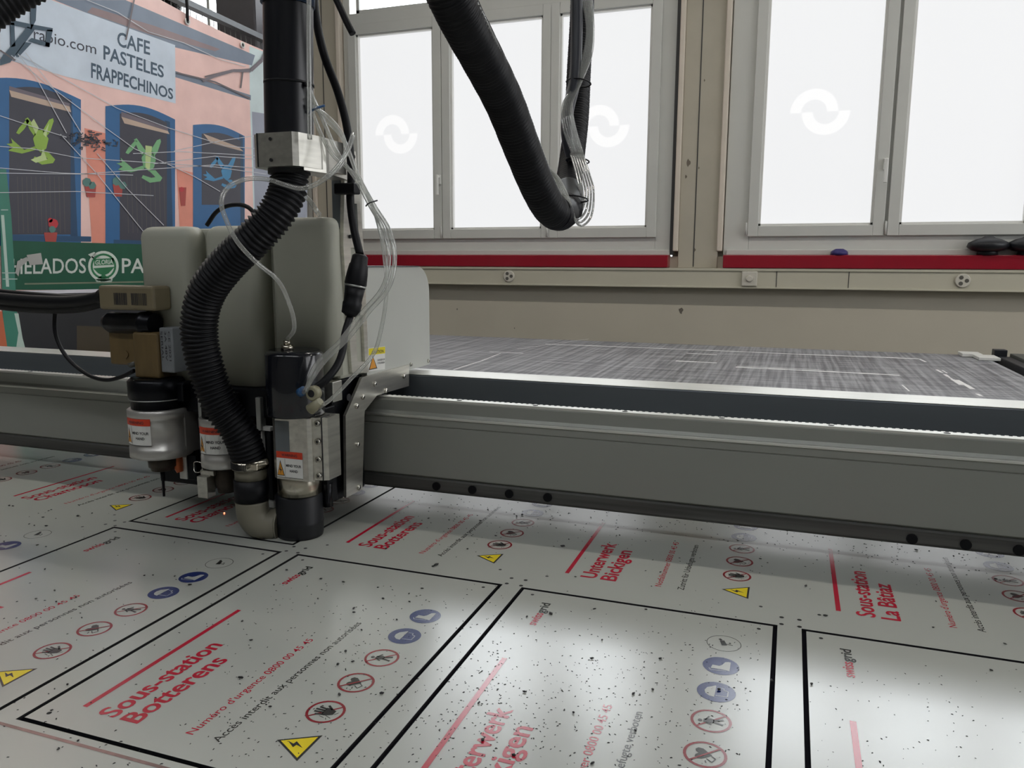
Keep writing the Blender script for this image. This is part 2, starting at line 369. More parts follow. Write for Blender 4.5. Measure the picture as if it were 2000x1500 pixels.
# trunking along the wall
mb = MB(); mb.box(XL, XR, YW-0.062, YW+0.0195, 0.258, 0.37, 0.003); mb.box(XL, XR, YW-0.070, YW-0.06, 0.357, 0.372, 0.002); mb.box(XL, XR, YW-0.068, YW-0.06, 0.258, 0.268, 0.002)
mb.mi = 1
for x in (1658, 1517):
    p = on(x, 540, 'Y', YW-0.062); mb.box(p.x-0.002, p.x+0.002, YW-0.0635, YW-0.062, 0.268, 0.357)
trunk = mb.build('cable_trunking', [M_trunk, M_seal]); tag(trunk, 'long beige cable trunking fixed to the wall under the red sills', 'cable trunking')
def outlet(px_, n, lab):
    p = on(px_, 542, 'Y', YW-0.056); z = 0.315
    t = thing('wall_socket', lab, 'socket', (p.x, YW-0.055, z-0.03), 'round sockets in the wall trunking')
    a = MB(); a.lathe((p.x, YW-0.0625, z), (p.x, YW-0.074, z), [(0, .037), (.6, .037), (1, .033)], 28); a.build('socket_face', M_whiteplastic, t)
    for k in range(3):
        an = math.pi/2+k*2.094; c = Vector((p.x+.018*math.cos(an+.5), YW-0.0742, z+.018*math.sin(an+.5)))
        h = MB(); h.cyl(c, c+Vector((0, -.001, 0)), .0105, n=14); h.build('socket_opening', mat('socket_dark', rgb(92, 90, 84), .5), t)
outlet(995, 1, 'round wall socket in the trunking below the three-pane window')
outlet(1880, 2, 'round wall socket in the trunking near the right edge, below dark knobs')
p = on(1464, 542, 'Y', YW-0.056); t = thing('light_switch', 'square beige rotary switch on the trunking right of the pillar', 'switch', (p.x, YW-.055, .28))
a = MB(); a.box(p.x-.043, p.x+.043, YW-.078, YW-.0625, .272, .356, .005); a.build('switch_plate', M_whiteplastic, t)
a = MB(); a.lathe((p.x, YW-.078, .315), (p.x, YW-.090, .315), [(0, .02), (.7, .018), (1, .014)], 24); a.build('switch_knob', M_whiteplastic, t)

# things on the sill
def knob(px_, lab, grp):
    p = on(px_, 500, 'Y', 3.86)
    t = thing('clamping_knob', lab, 'knob', (p.x, 3.86, .448), grp)
    a = MB(); a.sm = True; a.lathe((p.x, 3.86, .448), (p.x, 3.86, .475), [(0, .05), (1, .045)], 20); a.build('stem', M_dark, t)
    a = MB(); a.lathe((p.x, 3.86, .462), (p.x, 3.86, .545), [(0, .03), (.12, .075), (.35, .098), (.6, .092), (.8, .06), (.9, .032), (1, .02)], 28); a.build('cap', M_dark, t)
knob(1928, 'left one of the two dark mushroom-shaped knobs on the red sill', 'dark knobs on the sill')
knob(2007, 'rightmost dark mushroom-shaped knob on the red sill, cut by the edge', 'dark knobs on the sill')
p = on(1639, 497, 'Y', 3.86); a = MB(); a.lathe((p.x, 3.86, .448), (p.x, 3.86, .482), [(0, .046), (.5, .044), (.75, .036), (1, .02)], 8)
tag(a.build('bottle_cap', mat('purple_plastic', rgb(52, 44, 110), .45)), 'small purple plastic cap lying on the red sill', 'cap')
# ceiling lamps over the table; rear row behind the camera added as fill light
for (x, y, w, col_, e) in [(x, 1.63, .035, (1, .95, .87), 38.0) for x in (-3.4, -1.7, 0.0, 1.7, 3.4)]+[(x, -1.9, .12, (.96, .98, 1), 14.0) for x in (-1.7, 0.0, 1.7)]:
    t = thing('ceiling_lamp', 'long white ceiling lamp, rear row added as fill light', 'lamp', (x, y, CEIL-.06), 'ceiling lamps'); struct(t)
    a = MB(); a.box(x-.80, x+.80, y-w-.02, y+w+.02, CEIL-.05, CEIL, .004); a.build('housing', M_bead, t)
    a = MB(); a.box(x-.78, x+.78, y-w, y+w, CEIL-.056, CEIL-.051); a.build('diffuser', mat('lamp_light_%d' % e, (*col_, 1), .5, var=0, emit=e), t)

# ------------------------------------------------------------------ table
SX0, SX1, SY0, SY1 = -1.55, 1.42, -0.93, 0.49
mb = MB(); mb.box(-1.62, 1.44, -1.0, 3.12, -0.05, -0.004, 0.001)
table = mb.build('machine_table', M_bed); tag(table, 'long flat router table with dark grey scored surface running to the wall', 'machine table')
mb = MB(); mb.box(-1.64, 1.46, -1.02, 3.14, -0.16, -0.051, 0.003); mb.build('table_frame', M_rim, table)
for x in (-1.5, 0, 1.3):
    for y in (-.8, 1.1, 2.9): mb = MB(); mb.box(x-.06, x+.06, y-.06, y+.06, FLOOR, -.161); mb.build('leg', M_rim, table)
def scratch(pts, w, wob=0.0):
    P = [on(x, y, 'Z', -0.004) for x, y in pts]; a = MB()
    for i in range(len(P)-1):
        d = (P[i+1]-P[i]); n = Vector((-d.y, d.x, 0)).normalized()*w*(1.1 if abs(d.x) > abs(d.y) else .6); k = max(1, int(d.length/.06))
        for j in range(k):
            a0 = P[i]+d*(j/k); a1 = P[i]+d*((j+1)/k); w0 = 1+wob*(random.random()-.5); zz = Vector((0, 0, .0004))
            a.poly([a0+n*w0+zz, a1+n*w0+zz, a1-n*w0+zz, a0-n*w0+zz])
    a.build('routed_scratch', M_scr, table)
scratch([(1437, 717), (1600, 725), (1757, 733)], .012, .7); scratch([(1440, 715), (1600, 722)], .005)
scratch([(956, 687), (1022, 690)], .008, .5); scratch([(886, 722), (940, 705), (978, 690)], .006, .5)
scratch([(1065, 672), (1200, 677), (1380, 684), (1560, 692), (1700, 697), (1795, 701), (1808, 707)], .010, .6)
scratch([(1320, 705), (1400, 709)], .010, .6); scratch([(1341, 690), (1400, 693)], .007, .5)
scratch([(1829, 722), (1840, 728)], .012, .8); scratch([(1845, 731), (1860, 741), (1878, 752)], .010, .9); scratch([(1869, 742), (1885, 751), (1900, 760)], .010, .9)
scratch([(1840, 723), (1850, 729)], .006, .9); scratch([(1908, 769), (1917, 774)], .008, .9); scratch([(1762, 752), (1776, 764)], .004, .5)
scratch([(1010, 682), (1150, 662)], .004, .5)
# right-hand side rail and its end fittings
t = thing('side_rail', 'dark drive rail with black end bracket along the right edge of the table', 'rail', (1.6, 2.5, -.02))
a = MB(); a.box(1.485, 1.53, 1.2, 3.02, -.05, .005, .003); a.build('inner_channel', M_dark, t)
a = MB(); a.box(1.531, 1.80, 1.2, 3.04, -.05, .018, .003); a.build('rail_cover', mat('rail_cover_green_grey', rgb(92, 96, 92), .4, .3), t)
a = MB(); a.box(1.47, 1.52, 3.03, 3.08, -.05, .032, .003); a.build('end_bracket', M_dark, t)
a = MB(); a.box(1.345, 1.425, 3.02, 3.12, -.003, .012, .002); a.box(1.386, 1.468, 2.9, 3.02, -.003, .010, .002); a.build('end_stop', M_bead, t)
a = MB(); a.cyl((1.68, 2.75, .019), (1.68, 2.75, .026), .018, n=14); a.build('screw', M_screw, t)
a = MB(); a.lathe((1.76, 2.86, .019), (1.76, 2.86, .085), [(0, .02), (.6, .02), (.61, .05), (.9, .05), (1, .04)], 16); a.build('wooden_knob', mat('pale_wood', rgb(196, 160, 120), .5), t)

# ------------------------------------------------------------------ printed sheet and signs
H_, W_, G_ = 0.297, 0.4165, 0.0313
GR = 0.0024                                                # half width of the routed groove
def col0(k): return k*PT
def row0(r): return -W_ if r == 0 else G_
cuts = [(k, 0) for k in (-1, 0, 1, 2)]+[(-1, 1)]
mb = MB(); mb.box(SX0+.01, SX1-.01, SY0+.01, SY1-.01, -.0040, -.00385)
tag(mb.build('black_underlay', mat('underlay_black', rgb(12, 12, 20), .9, spec=.1)), 'thin black underlay showing in the routed grooves of the white sheet', 'underlay')
# sheet = rectangle minus the routed signs, built from strips (top z = 0)
xs = sorted(set([SX0, SX1]+[v for k, r in cuts for v in (col0(k)-GR, col0(k)+H_+GR)]))
ys = sorted(set([SY0, SY1]+[v for k, r in cuts for v in (row0(r)-GR, row0(r)+W_+GR)]))
mb = MB()
def cut_at(x, y): return any(col0(k)-GR < x < col0(k)+H_+GR and row0(r)-GR < y < row0(r)+W_+GR for k, r in cuts)
grid = {}
for i in range(len(xs)-1):
    for j in range(len(ys)-1): grid[i, j] = not cut_at((xs[i]+xs[i+1])/2, (ys[j]+ys[j+1])/2)
vt = {}; vb = {}
for i, x in enumerate(xs):
    for j, y in enumerate(ys): vt[i, j] = mb.bm.verts.new((x, y, 0)); vb[i, j] = mb.bm.verts.new((x, y, -.0038))
for (i, j), g in grid.items():
    if not g: continue
    mb._f([vt[i, j], vt[i+1, j], vt[i+1, j+1], vt[i, j+1]]); mb._f([vb[i, j], vb[i, j+1], vb[i+1, j+1], vb[i+1, j]])
    for (di, dj, e) in ((-1, 0, ((i, j), (i, j+1))), (1, 0, ((i+1, j), (i+1, j+1))), (0, -1, ((i, j), (i+1, j))), (0, 1, ((i, j+1), (i+1, j+1)))):
        if not grid.get((i+di, j+dj), False):
            mb.mi = 1; mb._f([vt[e[0]], vt[e[1]], vb[e[1]], vb[e[0]]]); mb.mi = 0
bmesh.ops.delete(mb.bm, geom=[v for v in mb.bm.verts if not v.link_faces], context='VERTS')
sheet = mb.build('composite_sheet', [M_sheet, M_hole]); tag(sheet, 'large glossy white composite sheet printed with signs, lying on the table', 'sheet')
ZP = 0.00018
def fplane(k, r, z=ZP):
    X0, Y0 = col0(k), row0(r)
    return lambda u, v, dz=0.0: Vector((X0+v, Y0+u, z+dz))
def flat(name, mats, parent, polys):
    a = MB()
    for mi, pts in polys: a.mi = mi; a.poly(pts)
    return a.build(name, mats, parent)
def ring(cx, cy, r0, r1, n=28):
    o = []
    for i in range(n):
        a, b_ = 2*math.pi*i/n, 2*math.pi*(i+1)/n
        o.append([(cx+r1*math.cos(a), cy+r1*math.sin(a)), (cx+r1*math.cos(b_), cy+r1*math.sin(b_)), (cx+r0*math.cos(b_), cy+r0*math.sin(b_)), (cx+r0*math.cos(a), cy+r0*math.sin(a))])
    return o
def disc(cx, cy, r, n=28, sy=1.0): return [(cx+r*math.cos(2*math.pi*i/n), cy+sy*r*math.sin(2*math.pi*i/n)) for i in range(n)]
def bar(x0, y0, x1, y1, w):
    dx, dy = x1-x0, y1-y0; L = math.hypot(dx, dy); nx, ny = -dy/L*w/2, dx/L*w/2
    return [(x0+nx, y0+ny), (x1+nx, y1+ny), (x1-nx, y1-ny), (x0-nx, y0-ny)]
# pictograms in a unit circle: x to the right, y up
HAND = [[(-.12, -.5), (.2, -.5), (.33, -.15), (.3, .1), (-.28, .1), (-.3, -.15)], bar(-.25, .0, -.34, .42, .11), bar(-.1, .05, -.13, .58, .12), bar(.06, .05, .08, .6, .12), bar(.21, .05, .29, .5, .11), bar(.24, -.25, .52, .12, .12),
        bar(-.45, -.55, -.3, -.2, .03), bar(-.5, -.2, -.42, .1, .03), bar(-.62, -.4, -.48, -.3, .03), bar(-.1, -.55, .1, -.68, .03)]
HEART = [[(.02, -.32), (.42, .12), (.44, .34), (.3, .46), (.14, .42), (.02, .28), (-.12, .42), (-.28, .44), (-.4, .3), (-.36, .1)], bar(-.3, -.1, -.5, -.35, .05), bar(-.5, -.35, -.2, -.5, .05), bar(-.2, -.5, -.05, -.3, .05), bar(-.62, -.1, -.45, -.05, .05)]
PERS = [disc(-.1, .52, .11, 12), [(-.2, .36), (.08, .36), (.2, .0), (.12, -.15), (-.14, -.15), (-.24, .1)], bar(.0, .28, .36, .12, .09), bar(-.08, -.1, -.2, -.6, .13), bar(.05, -.1, .25, -.58, .13), bar(-.2, .25, -.34, -.05, .08)]
HELM = [[(-.55, .06), (-.5, .32), (-.3, .54), (0, .6), (.3, .5), (.48, .26), (.62, .1), (.6, .04)]]
HELM2 = [bar(-.38, .0, -.34, -.6, .05), bar(-.34, -.6, .2, -.6, .05), bar(.2, -.6, .26, -.38, .05), bar(.26, -.38, .46, -.36, .05), bar(.46, -.36, .44, -.05, .05)]
BOOT = [[(-.42, .52), (-.02, .46), (-.04, .08), (.12, -.06), (.5, -.2), (.58, -.38), (.56, -.5), (-.46, -.5), (-.4, -.1)], bar(-.62, .5, -.5, -.3, .05), bar(-.62, .5, -.42, .62, .05)]
CAMR = [[(-.3, .1), (.28, .26), (.36, .0), (-.2, -.2)], bar(.34, .16, .5, .3, .16), bar(-.05, -.1, -.12, -.52, .05), disc(.1, -.34, .07, 8)]
def icon(kind, parent, F, u, v, r):
    """pictogram on a sign; printed layers a hair apart"""
    def T(pts, dz): return [F(u+x*r, v-y*r, dz) for x, y in pts]
    P = []
    if kind == 'tri':
        name, mats = 'warning_triangle', [M_ink, M_yel]
        P.append((0, T([(-1.0, -.86), (1.0, -.86), (0, .9)], 0))); P.append((1, T([(-.82, -.74), (.82, -.74), (0, .7)], .0001)))
        P.append((0, T([(.1, .38), (-.24, -.12), (-.03, -.16), (-.14, -.56), (.2, -.02), (.0, .02)], .0002)))
    elif kind in ('hand', 'heart', 'person'):
        name, mats = 'prohibition_symbol', [M_inkred, M_ink]
        for q in ring(0, 0, .86, 1.0): P.append((0, T(q, 0)))
        for q in {'hand': HAND, 'heart': HEART, 'person': PERS}[kind]: P.append((1, T(q, .0001)))
        P.append((0, T(bar(-.64, .64, .64, -.64, .1), .0002 if kind == 'heart' else .00005)))
    elif kind in ('helmet', 'boots'):
        name, mats = 'mandatory_symbol', [M_inkblue, M_sheet]
        P.append((0, T(disc(0, 0, 1), 0)))
        for q in (HELM+HELM2 if kind == 'helmet' else BOOT): P.append((1, T(q, .0001)))
    else:
        name, mats = 'camera_symbol', [M_ink]
        for q in ring(0, 0, .97, 1.0): P.append((0, T(q, 0)))
        for q in CAMR: P.append((0, T(q, .0001)))
    return flat(name, mats, parent, P)
def line(name, m_, parent, F, body, u0, u1, v, h, bold=0.0):
    a = MB()
    for i in range(3 if bold > .005 else 1): text(a, body, lambda s, t: F(u0+s*(u1-u0)+(i-1)*.022*h*(bold > .005), v-t*h+(i-1)*.014*h*(bold > .005), i*.00003), bold)
    return a.build(name, m_, parent)
FR = ("Numéro d'urgence 0800 00 45 45", 'Accès interdit aux personnes non autorisées', .2128, .2645)
DE = ('Notfallnummer 0800 00 45 45', 'Zutritt für Unbefugte verboten', .197, .1955)
def artwork(P, k, r, t1, e1, t2, e2, L, cam_):
    F = fplane(k, r)
    flat('red_bar', [M_red], P, [(0, [F(.033, .0358), F(.2455, .0358), F(.2455, .0412), F(.033, .0412)])])
    line('title_line', M_red, P, F, t1, .0285, e1, .0775, .0210, .009)
    line('title_line', M_red, P, F, t2, .0285, e2, .1035, .0210, .009)
    line('phone_line', M_red, P, F, L[0], .0315, L[2], .1605, .0084, .003)
    line('notice_line', M_ink, P, F, L[1], .0305, L[3], .1885, .0084, .003)
    line('logo_lettering', M_red, P, F, 'swiss', .3255, .3567, .0455, .0112, .009)
    line('logo_lettering', M_ink, P, F, 'grid', .3575, .3845, .0455, .0112, .009)
    icon('tri', P, F, .0500, .249, .0185)
    for n_, u in (('hand', .1002), ('heart', .1525), ('person', .2032), ('helmet', .2535), ('boots', .3045)): icon(n_, P, F, u, .2475, .0178)
    if cam_: icon('camera', P, F, .3542, .2465, .0178)
    for u in (.0145, .402):
        for v in (.0172, .28):
            c = F(u, v); flat('drill_hole', [M_hole], P, [(0, [c+Vector((x, y, 0)) for x, y in disc(0, 0, .0022, 12)])])
T = {'B': ('Sous-station', .170, 'Botterens', .1465), 'K': ('Unterwerk', .1595, 'Bickigen', .139), 'C': ('Sous-station', .170, 'Chamoson', .158), 'L': ('Sous-station', .170, 'La Bâtiaz', .136)}
labs = {(-1, 0): ('cut-out white substation sign in the lower left corner, second row', 'C', FR, True),
        (0, 0): ('cut-out white sign with red title Botterens in front of the dust shoe', 'B', FR, False),
        (1, 0): ('cut-out white sign with red title Bickigen at the bottom centre', 'K', DE, True),
        (2, 0): ('cut-out white sign at the lower right corner, only its logo showing', 'L', FR, True),
        (-1, 1): ('cut-out white sign with red title Chamoson under the router head', 'C', FR, False)}
for (k, r) in cuts:
    lab, key, L, cm = labs[k, r]
    a = MB(); a.box(col0(k)+GR, col0(k)+H_-GR, row0(r)+GR, row0(r)+W_-GR, -.0038, 0)
    for f in a.bm.faces:
        if max(v.co.z for v in f.verts)-min(v.co.z for v in f.verts) > .001: f.material_index = 1
    s_ = a.build('sign_panel', [M_sheet, M_hole]); tag(s_, lab, 'sign', 'signs already routed out of the sheet')
    artwork(s_, k, r, *T[key], L, cm)
for (k, r, key, L) in ((0, 1, 'B', FR), (1, 1, 'K', DE), (2, 1, 'L', FR), (-2, 1, 'C', FR), (-3, 1, 'C', FR), (-2, 0, 'C', FR), (3, 1, 'B', FR)):
    artwork(sub('sign_print', sheet), k, r, *T[key], L, k in (-2,) )
# registration dots in the crossings, faded line along the near edge
a = MB()
for k in range(-2, 4):
    for r in (0, 1):
        cx = col0(k)+H_+.015; cy = .0157
        if r == 1: continue
        for dx in (-.0085, .0105):
            for dy in (-.0095, .0085): a.poly([(cx+dx+x, cy+dy+y, ZP) for x, y in disc(0, 0, .0026, 12)])
a.build('registration_dots', M_hole, sheet)
p0 = on(100, 1440, 'Z', 0)
a = MB(); a.poly([(SX0, p0.y-.0017, ZP), (.6, p0.y-.0017, ZP), (.6, p0.y+.0017, ZP), (SX0, p0.y+.0017, ZP)]); a.build('faded_line', M_score, sheet)
# swarf chips: the larger ones one by one
chip_px = [(152,1009,7),(84,1011,5),(18,988,5),(25,989,4),(95,998,3),(100,996,3),(180,1003,4),(57,1024,4),(67,1027,4),(90,1028,5),(73,1065,4),(90,1068,3),(8,1058,4),(88,1112,5),(107,1154,5),(70,1170,4),(148,1167,5),(110,1176,5),(282,1125,5),(299,1124,5),(341,1126,4),(370,1143,6),(160,1207,4),(157,1198,3),
 (132,1338,7),(101,1388,6),(153,1447,6),(114,1464,5),(470,1325,9),(528,1381,6),(520,1377,5),(560,1114,6),(535,1143,4),(627,1131,5),(671,1137,5),(738,1148,4),(748,1170,6),(799,1160,5),(800,1176,5),(824,1150,5),(691,1189,6),(691,1197,6),(621,1170,5),(473,1214,6),(491,1251,6),(775,1211,5),(706,1231,5),
 (675,1273,7),(660,1299,9),(689,1293,7),(663,1358,8),(746,1355,8),(852,1104,9),(846,1107,6),(913,1073,5),(837,1013,5),(877,1016,4),(772,994,4),(938,1018,5),(1020,1006,5),(1009,1009,5),(1099,1068,9),(1111,1054,4),(968,1047,4),(926,1061,3),(754,1072,5),(760,1068,4),(1124,1127,5),
 (1076,1200,9),(1029,1205,5),(1161,1190,5),(1262,1191,5),(1176,1251,6),(1156,1287,8),(1290,1287,7),(1024,1352,7),(1237,1356,7),(1275,1348,7),(1120,1393,8),(935,1374,7),(943,1446,9),(1004,1476,8),(1157,1492,8),(1241,1428,7),(1404,1348,9),(1507,1330,9),(1790,1075,6),(1574,1145,6),(1612,1203,7),(1585,1337,7),(1780,1039,4),(1936,1310,7),(1823,1226,5),(1828,1175,4),(1963,1258,5),(1945,1132,6),(1210,1046,4),(1154,1011,4),(1370,1034,3),(1290,1118,4),(1485,1092,4)]
protos = []
for q in range(6):
    b_ = bmesh.new(); bmesh.ops.create_icosphere(b_, subdivisions=1, radius=1)
    for v in b_.verts: v.co = Vector((v.co.x*(1+random.uniform(-.45, .6)), v.co.y*random.uniform(.5, .9), v.co.z*.45+.43))*(.9+random.random()*.3)
    zm = min(v.co.z for v in b_.verts)
    for v in b_.verts: v.co.z -= zm
    me = bpy.data.meshes.new('plastic_chip'); b_.to_mesh(me); b_.free(); me.materials.append(M_chip); protos.append(me)
for i, (x, y, s) in enumerate(chip_px):
    p = on(x, y, 'Z', 0.0003); dep = (p-CAM).dot(FWD)
    o = bpy.data.objects.new('plastic_chip', protos[i % 6]); COL.objects.link(o); o.location = (p.x, p.y, .0003)
    k = s*dep/FPX*.52; o.scale = (k, k, k); o.rotation_euler = (0, 0, random.random()*6.28)
    tag(o, 'small black plastic chip lying loose on the white printed sheet', 'chip', 'black chips scattered on the sheet')
# fine dust of swarf
a = MB()
def speck(x, y, r):
    p = on(x, y, 'Z', 0.0002); an = random.random()*6.28; ca, sa = math.cos(an), math.sin(an)
    q = [Vector((dx*ca*1.7-dy*sa, dx*sa*1.7+dy*ca, 0))*r for dx, dy in ((-1, -.5), (.8, -.7), (1, .4), (-.6, .7))]
    top = p+Vector((0, 0, r*.8)); vs_ = [p+c for c in q]
    for j in range(4): a.poly([vs_[j], vs_[(j+1) % 4], top])
for _ in range(700):
    x = random.uniform(880, 1480); y = random.gauss(1350, 90)
    if 1150 < y < 1500: speck(x+ (y-1300)*-.2, y, random.uniform(.0003, .00078))
for _ in range(450):
    x = random.uniform(750, 2000); y = 955+(x-750)*.1+abs(random.gauss(0, 45))
    if y < 1300: speck(x, y, random.uniform(.0004, .001))
for _ in range(420): speck(random.uniform(430, 980), random.uniform(1140, 1500), random.uniform(.0004, .0008))
for _ in range(90): speck(random.uniform(1580, 2000), random.uniform(1300, 1500), random.uniform(.0003, .0007))
for _ in range(120): speck(random.uniform(0, 430), random.uniform(1000, 1500), random.uniform(.0005, .0009))
tag(a.build('swarf_dust', M_chip), 'fine dark swarf dust scattered over the white sheet', 'dust', kind='stuff')

# ------------------------------------------------------------------ gantry beam
BX0, BX1, BY = -1.75, 1.6, 0.231
beam = thing('gantry_beam', 'long grey aluminium gantry beam spanning the table behind the router head', 'gantry beam', ((BX0+BX1)/2, BY, 0.033))
# main front profile: stepped face
prof = [(BY+.004, .056), (BY, .060), (BY, .1395), (BY+.0015, .1405), (BY+.0015, .1415), (BY, .1425), (BY, .153), (BY+.003, .1565), (BY+.007, .162), (BY+.007, .1785), (BY+.009, .18), (BY+.034, .18), (BY+.034, .150), (BY+.10, .150), (BY+.10, .056)]
a = MB(); a.prism([(BX0, y, z) for y, z in prof], (BX1-BX0, 0, 0)); a.build('front_profile', M_beam, beam)
a = MB(); a.box(BX0, BX1, BY-.002, BY+.006, .1535, .1575, .001); a.build('bright_ridge', M_alutop, beam)
a = MB(); a.prism([(BX0, y, z) for y, z in [(BY+.002, .034), (BY-.001, .038), (BY-.001, .054), (BY+.002, .0565), (BY+.096, .0565), (BY+.096, .034)]], (BX1-BX0, 0, 0)); a.build('lower_lip', M_lip, beam)
# screw heads on the lower lip
for (x, y) in ((853, 949), (923, 956), (995, 964), (1070, 971), (1781, 1052), (1886, 1063), (1990, 1074)):
    p = on(x, y, 'Y', BY-.001); a = MB(); a.cyl((p.x, BY-.0012, p.z), (p.x, BY-.004, p.z), .0068, n=14); a.build('bolt', M_blkmetal, beam)
# rack with teeth on the top
a = MB(); a.box(BX0, BX1, BY+.009, BY+.024, .18, .1835)
x = BX0
while x < BX1:
    if -0.9 < x < 1.1: a.box(x, x+.0045, BY+.024, BY+.028, .1800, .1834)
    x += .009
a.build('toothed_rack', M_alutop, beam)
for x in (.136, .262, .40, .538, .681, .82, -.5, -.64, -.78):
    a = MB(); a.cyl((x, BY+.0165, .1836), (x, BY+.0165, .1838), .0042, n=12); a.build('rack_screw', M_hole, beam)
a = MB(); a.box(BX0, BX1, BY+.029, BY+.06, .1502, .172); a.build('drive_belt', M_black, beam)
# rear profile
a = MB(); a.box(BX0, BX1, .36, .432, .145, .2025, .002); a.box(BX0, BX1, .3315, .36, .145, .150); a.build('rear_profile', M_rear, beam)
a = MB(); a.box(BX0, BX1, .3605, .431, .2026, .2036, .0005); a.build('rear_top_strip', M_alutop, beam)
a = MB(); a.box(BX0, BX1, .356, .3599, .160, .163, .0005); a.build('thin_edge', M_alu, beam)

# ------------------------------------------------------------------ router carriage
car = thing('router_carriage', 'router carriage with three beige covers, slotted upright and brushed side bracket', 'router carriage', (-.17, .2, .05))
XPl = 0.0
def cover(x0, x1, z0, z1, bev, y0=.092):
    a = MB(); b_ = bmesh.new(); bmesh.ops.create_cube(b_, size=1)
    y1 = .1285
    for v in b_.verts: v.co = Vector(((x0+x1)/2+v.co.x*(x1-x0), (y0+y1)/2+v.co.y*(y1-y0), (z0+z1)/2+v.co.z*(z1-z0)))
    ed = [e for e in b_.edges if not (all(v.co.y > y1-1e-4 for v in e.verts) or all(v.co.z < z0+1e-4 for v in e.verts))]
    bmesh.ops.bevel(b_, geom=ed, offset=bev, segments=5, profile=.5, affect='EDGES')
    for f in b_.faces: f.smooth = True
    a.add(b_); return a.build('head_cover', M_cover, car)
z = on(300, 441, 'Y', .1); cover(-.339, -.238, .213, .4515, .018)
cover(-.214, -.118, .213, .4515, .018)
cover(-.1005, .0, .233, .462, .013, .101)
# wide rear housing joining the covers
a = MB(); a.box(-.336, -.004, .129, .20, .225, .449, .006); a.build('rear_housing', M_cover, car)
a = MB(); a.box(-.34, -.012, .115, .205, .04, .224, .003); a.build('carriage_plate', M_blkmetal, car)
a = MB(); a.box(-.31, -.10, .085, .114, .168, .212, .003); a.box(-.23, -.2, .08, .114, .10, .168, .002); a.build('mount_block', M_blkmetal, car)
for x in (-.222, -.116):
    a = MB(); a.box(x-.004, x+.005, .078, .090, .150, .200, .001); a.build('guide_strip', M_alu, car)
# brushed side bracket: vertical leg, diagonal, arm over the beam
pp = [(675, 955), (707, 962), (711, 803), (735, 783), (757, 772), (798, 764), (798, 712), (706, 737), (674, 812)]
P = [on(x, y, 'X', XPl) for x, y in pp]
P[0].z = P[1].z = .045
P[3] = Vector((0, .226, .1865)); P[4] = Vector((0, .262, .1865)); P[5] = Vector((0, .338, .1865)) if False else P[5]
for q in P[3:6]: q.z = max(q.z, .1855)
a = MB(); a.prism([q+Vector((-.0035, 0, 0)) for q in P], (.0045, 0, 0)); brk = a.build('side_bracket', M_alubr, car)
for (x, y) in ((788, 735), (731, 750), (753, 763), (708, 775), (696, 793), (698, 868), (700, 952)):
    c = on(x, y, 'X', XPl+.001); a = MB(); a.lathe(c, c+Vector((.0035, 0, 0)), [(0, .0042), (.6, .0042), (1, .002)], 14)
    a.mi = 1; a.cyl(c+Vector((.0035, 0, 0)), c+Vector((.0037, 0, 0)), .0017, n=6); a.build('screw', [M_screw, M_hole], brk)
# slotted aluminium upright
def xl(y): return 667-(y-300)*.02 if y < 480 else 663.4+(y-480)*.07
def xr(y): return 688+(y-300)*.085 if y < 500 else 705+(y-500)*.04
def UQ(fa, fb, ya, yb): return [on(x, y, 'X', -.0045) for x, y in ((fa(ya), ya), (fb(ya), ya), (fb(yb), yb), (fa(yb), yb))]
a = MB()
for (fa, fb) in ((xl, lambda y: xl(y)+(xr(y)-xl(y))*.36), (lambda y: xr(y)-(xr(y)-xl(y))*.2, xr)):
    for k in range(12): a.prism(UQ(fa, fb, 296+36*k, 296+36*(k+1)), (.006, 0, 0))
fm0 = lambda y: xl(y)+(xr(y)-xl(y))*.36; fm1 = lambda y: xr(y)-(xr(y)-xl(y))*.2
yy = 296
for (s0, s1) in ((330, 350), (398, 462), (484, 520), (615, 706)):
    a.prism(UQ(fm0, fm1, yy, s0), (.006, 0, 0)); yy = s1
a.prism(UQ(fm0, fm1, yy, 728), (.006, 0, 0))
bmesh.ops.remove_doubles(a.bm, verts=a.bm.verts[:], dist=1e-5)
a.build('slotted_upright', M_alubr, car)
a = MB(); a.box(-.02, -.006, .145, .178, .226, .52); a.build('upright_web', M_rear, car)  # backing in darker grey, the slots' shade put into its colour
for (x, y) in ((690, 306), (691, 348), (670, 340), (683, 462)):
    c = on(x, y, 'X', .002); a = MB(); a.cyl(c, c+Vector((.002, 0, 0)), .0028, n=10); a.build('screw', M_blkmetal, car)
# sheet-metal rear cover
zt = .391
pts = []
for i in range(9):
    an = math.pi/2*(1-i/8); pts.append((.39+.045*math.cos(an), zt-.045+.045*math.sin(an)))
poly = [(.205, .212), (.205, zt)]+pts+[(.435, .212)]
a = MB(); a.prism([(-.28, y, z) for y, z in poly], (.276, 0, 0)); rc = a.build('rear_cover', M_sheetmetal, car)
a = MB(); a.box(-.282, -.002, .2, .392, zt, zt+.0015); a.build('cover_edge', M_ltxt, rc)
for (x, y) in ((836, 705), (802, 712)):
    c = on(x, y, 'X', -.004); a = MB(); a.lathe(c, c+Vector((.003, 0, 0)), [(0, .0038), (1, .0025)], 12); a.build('screw', M_screw, rc)
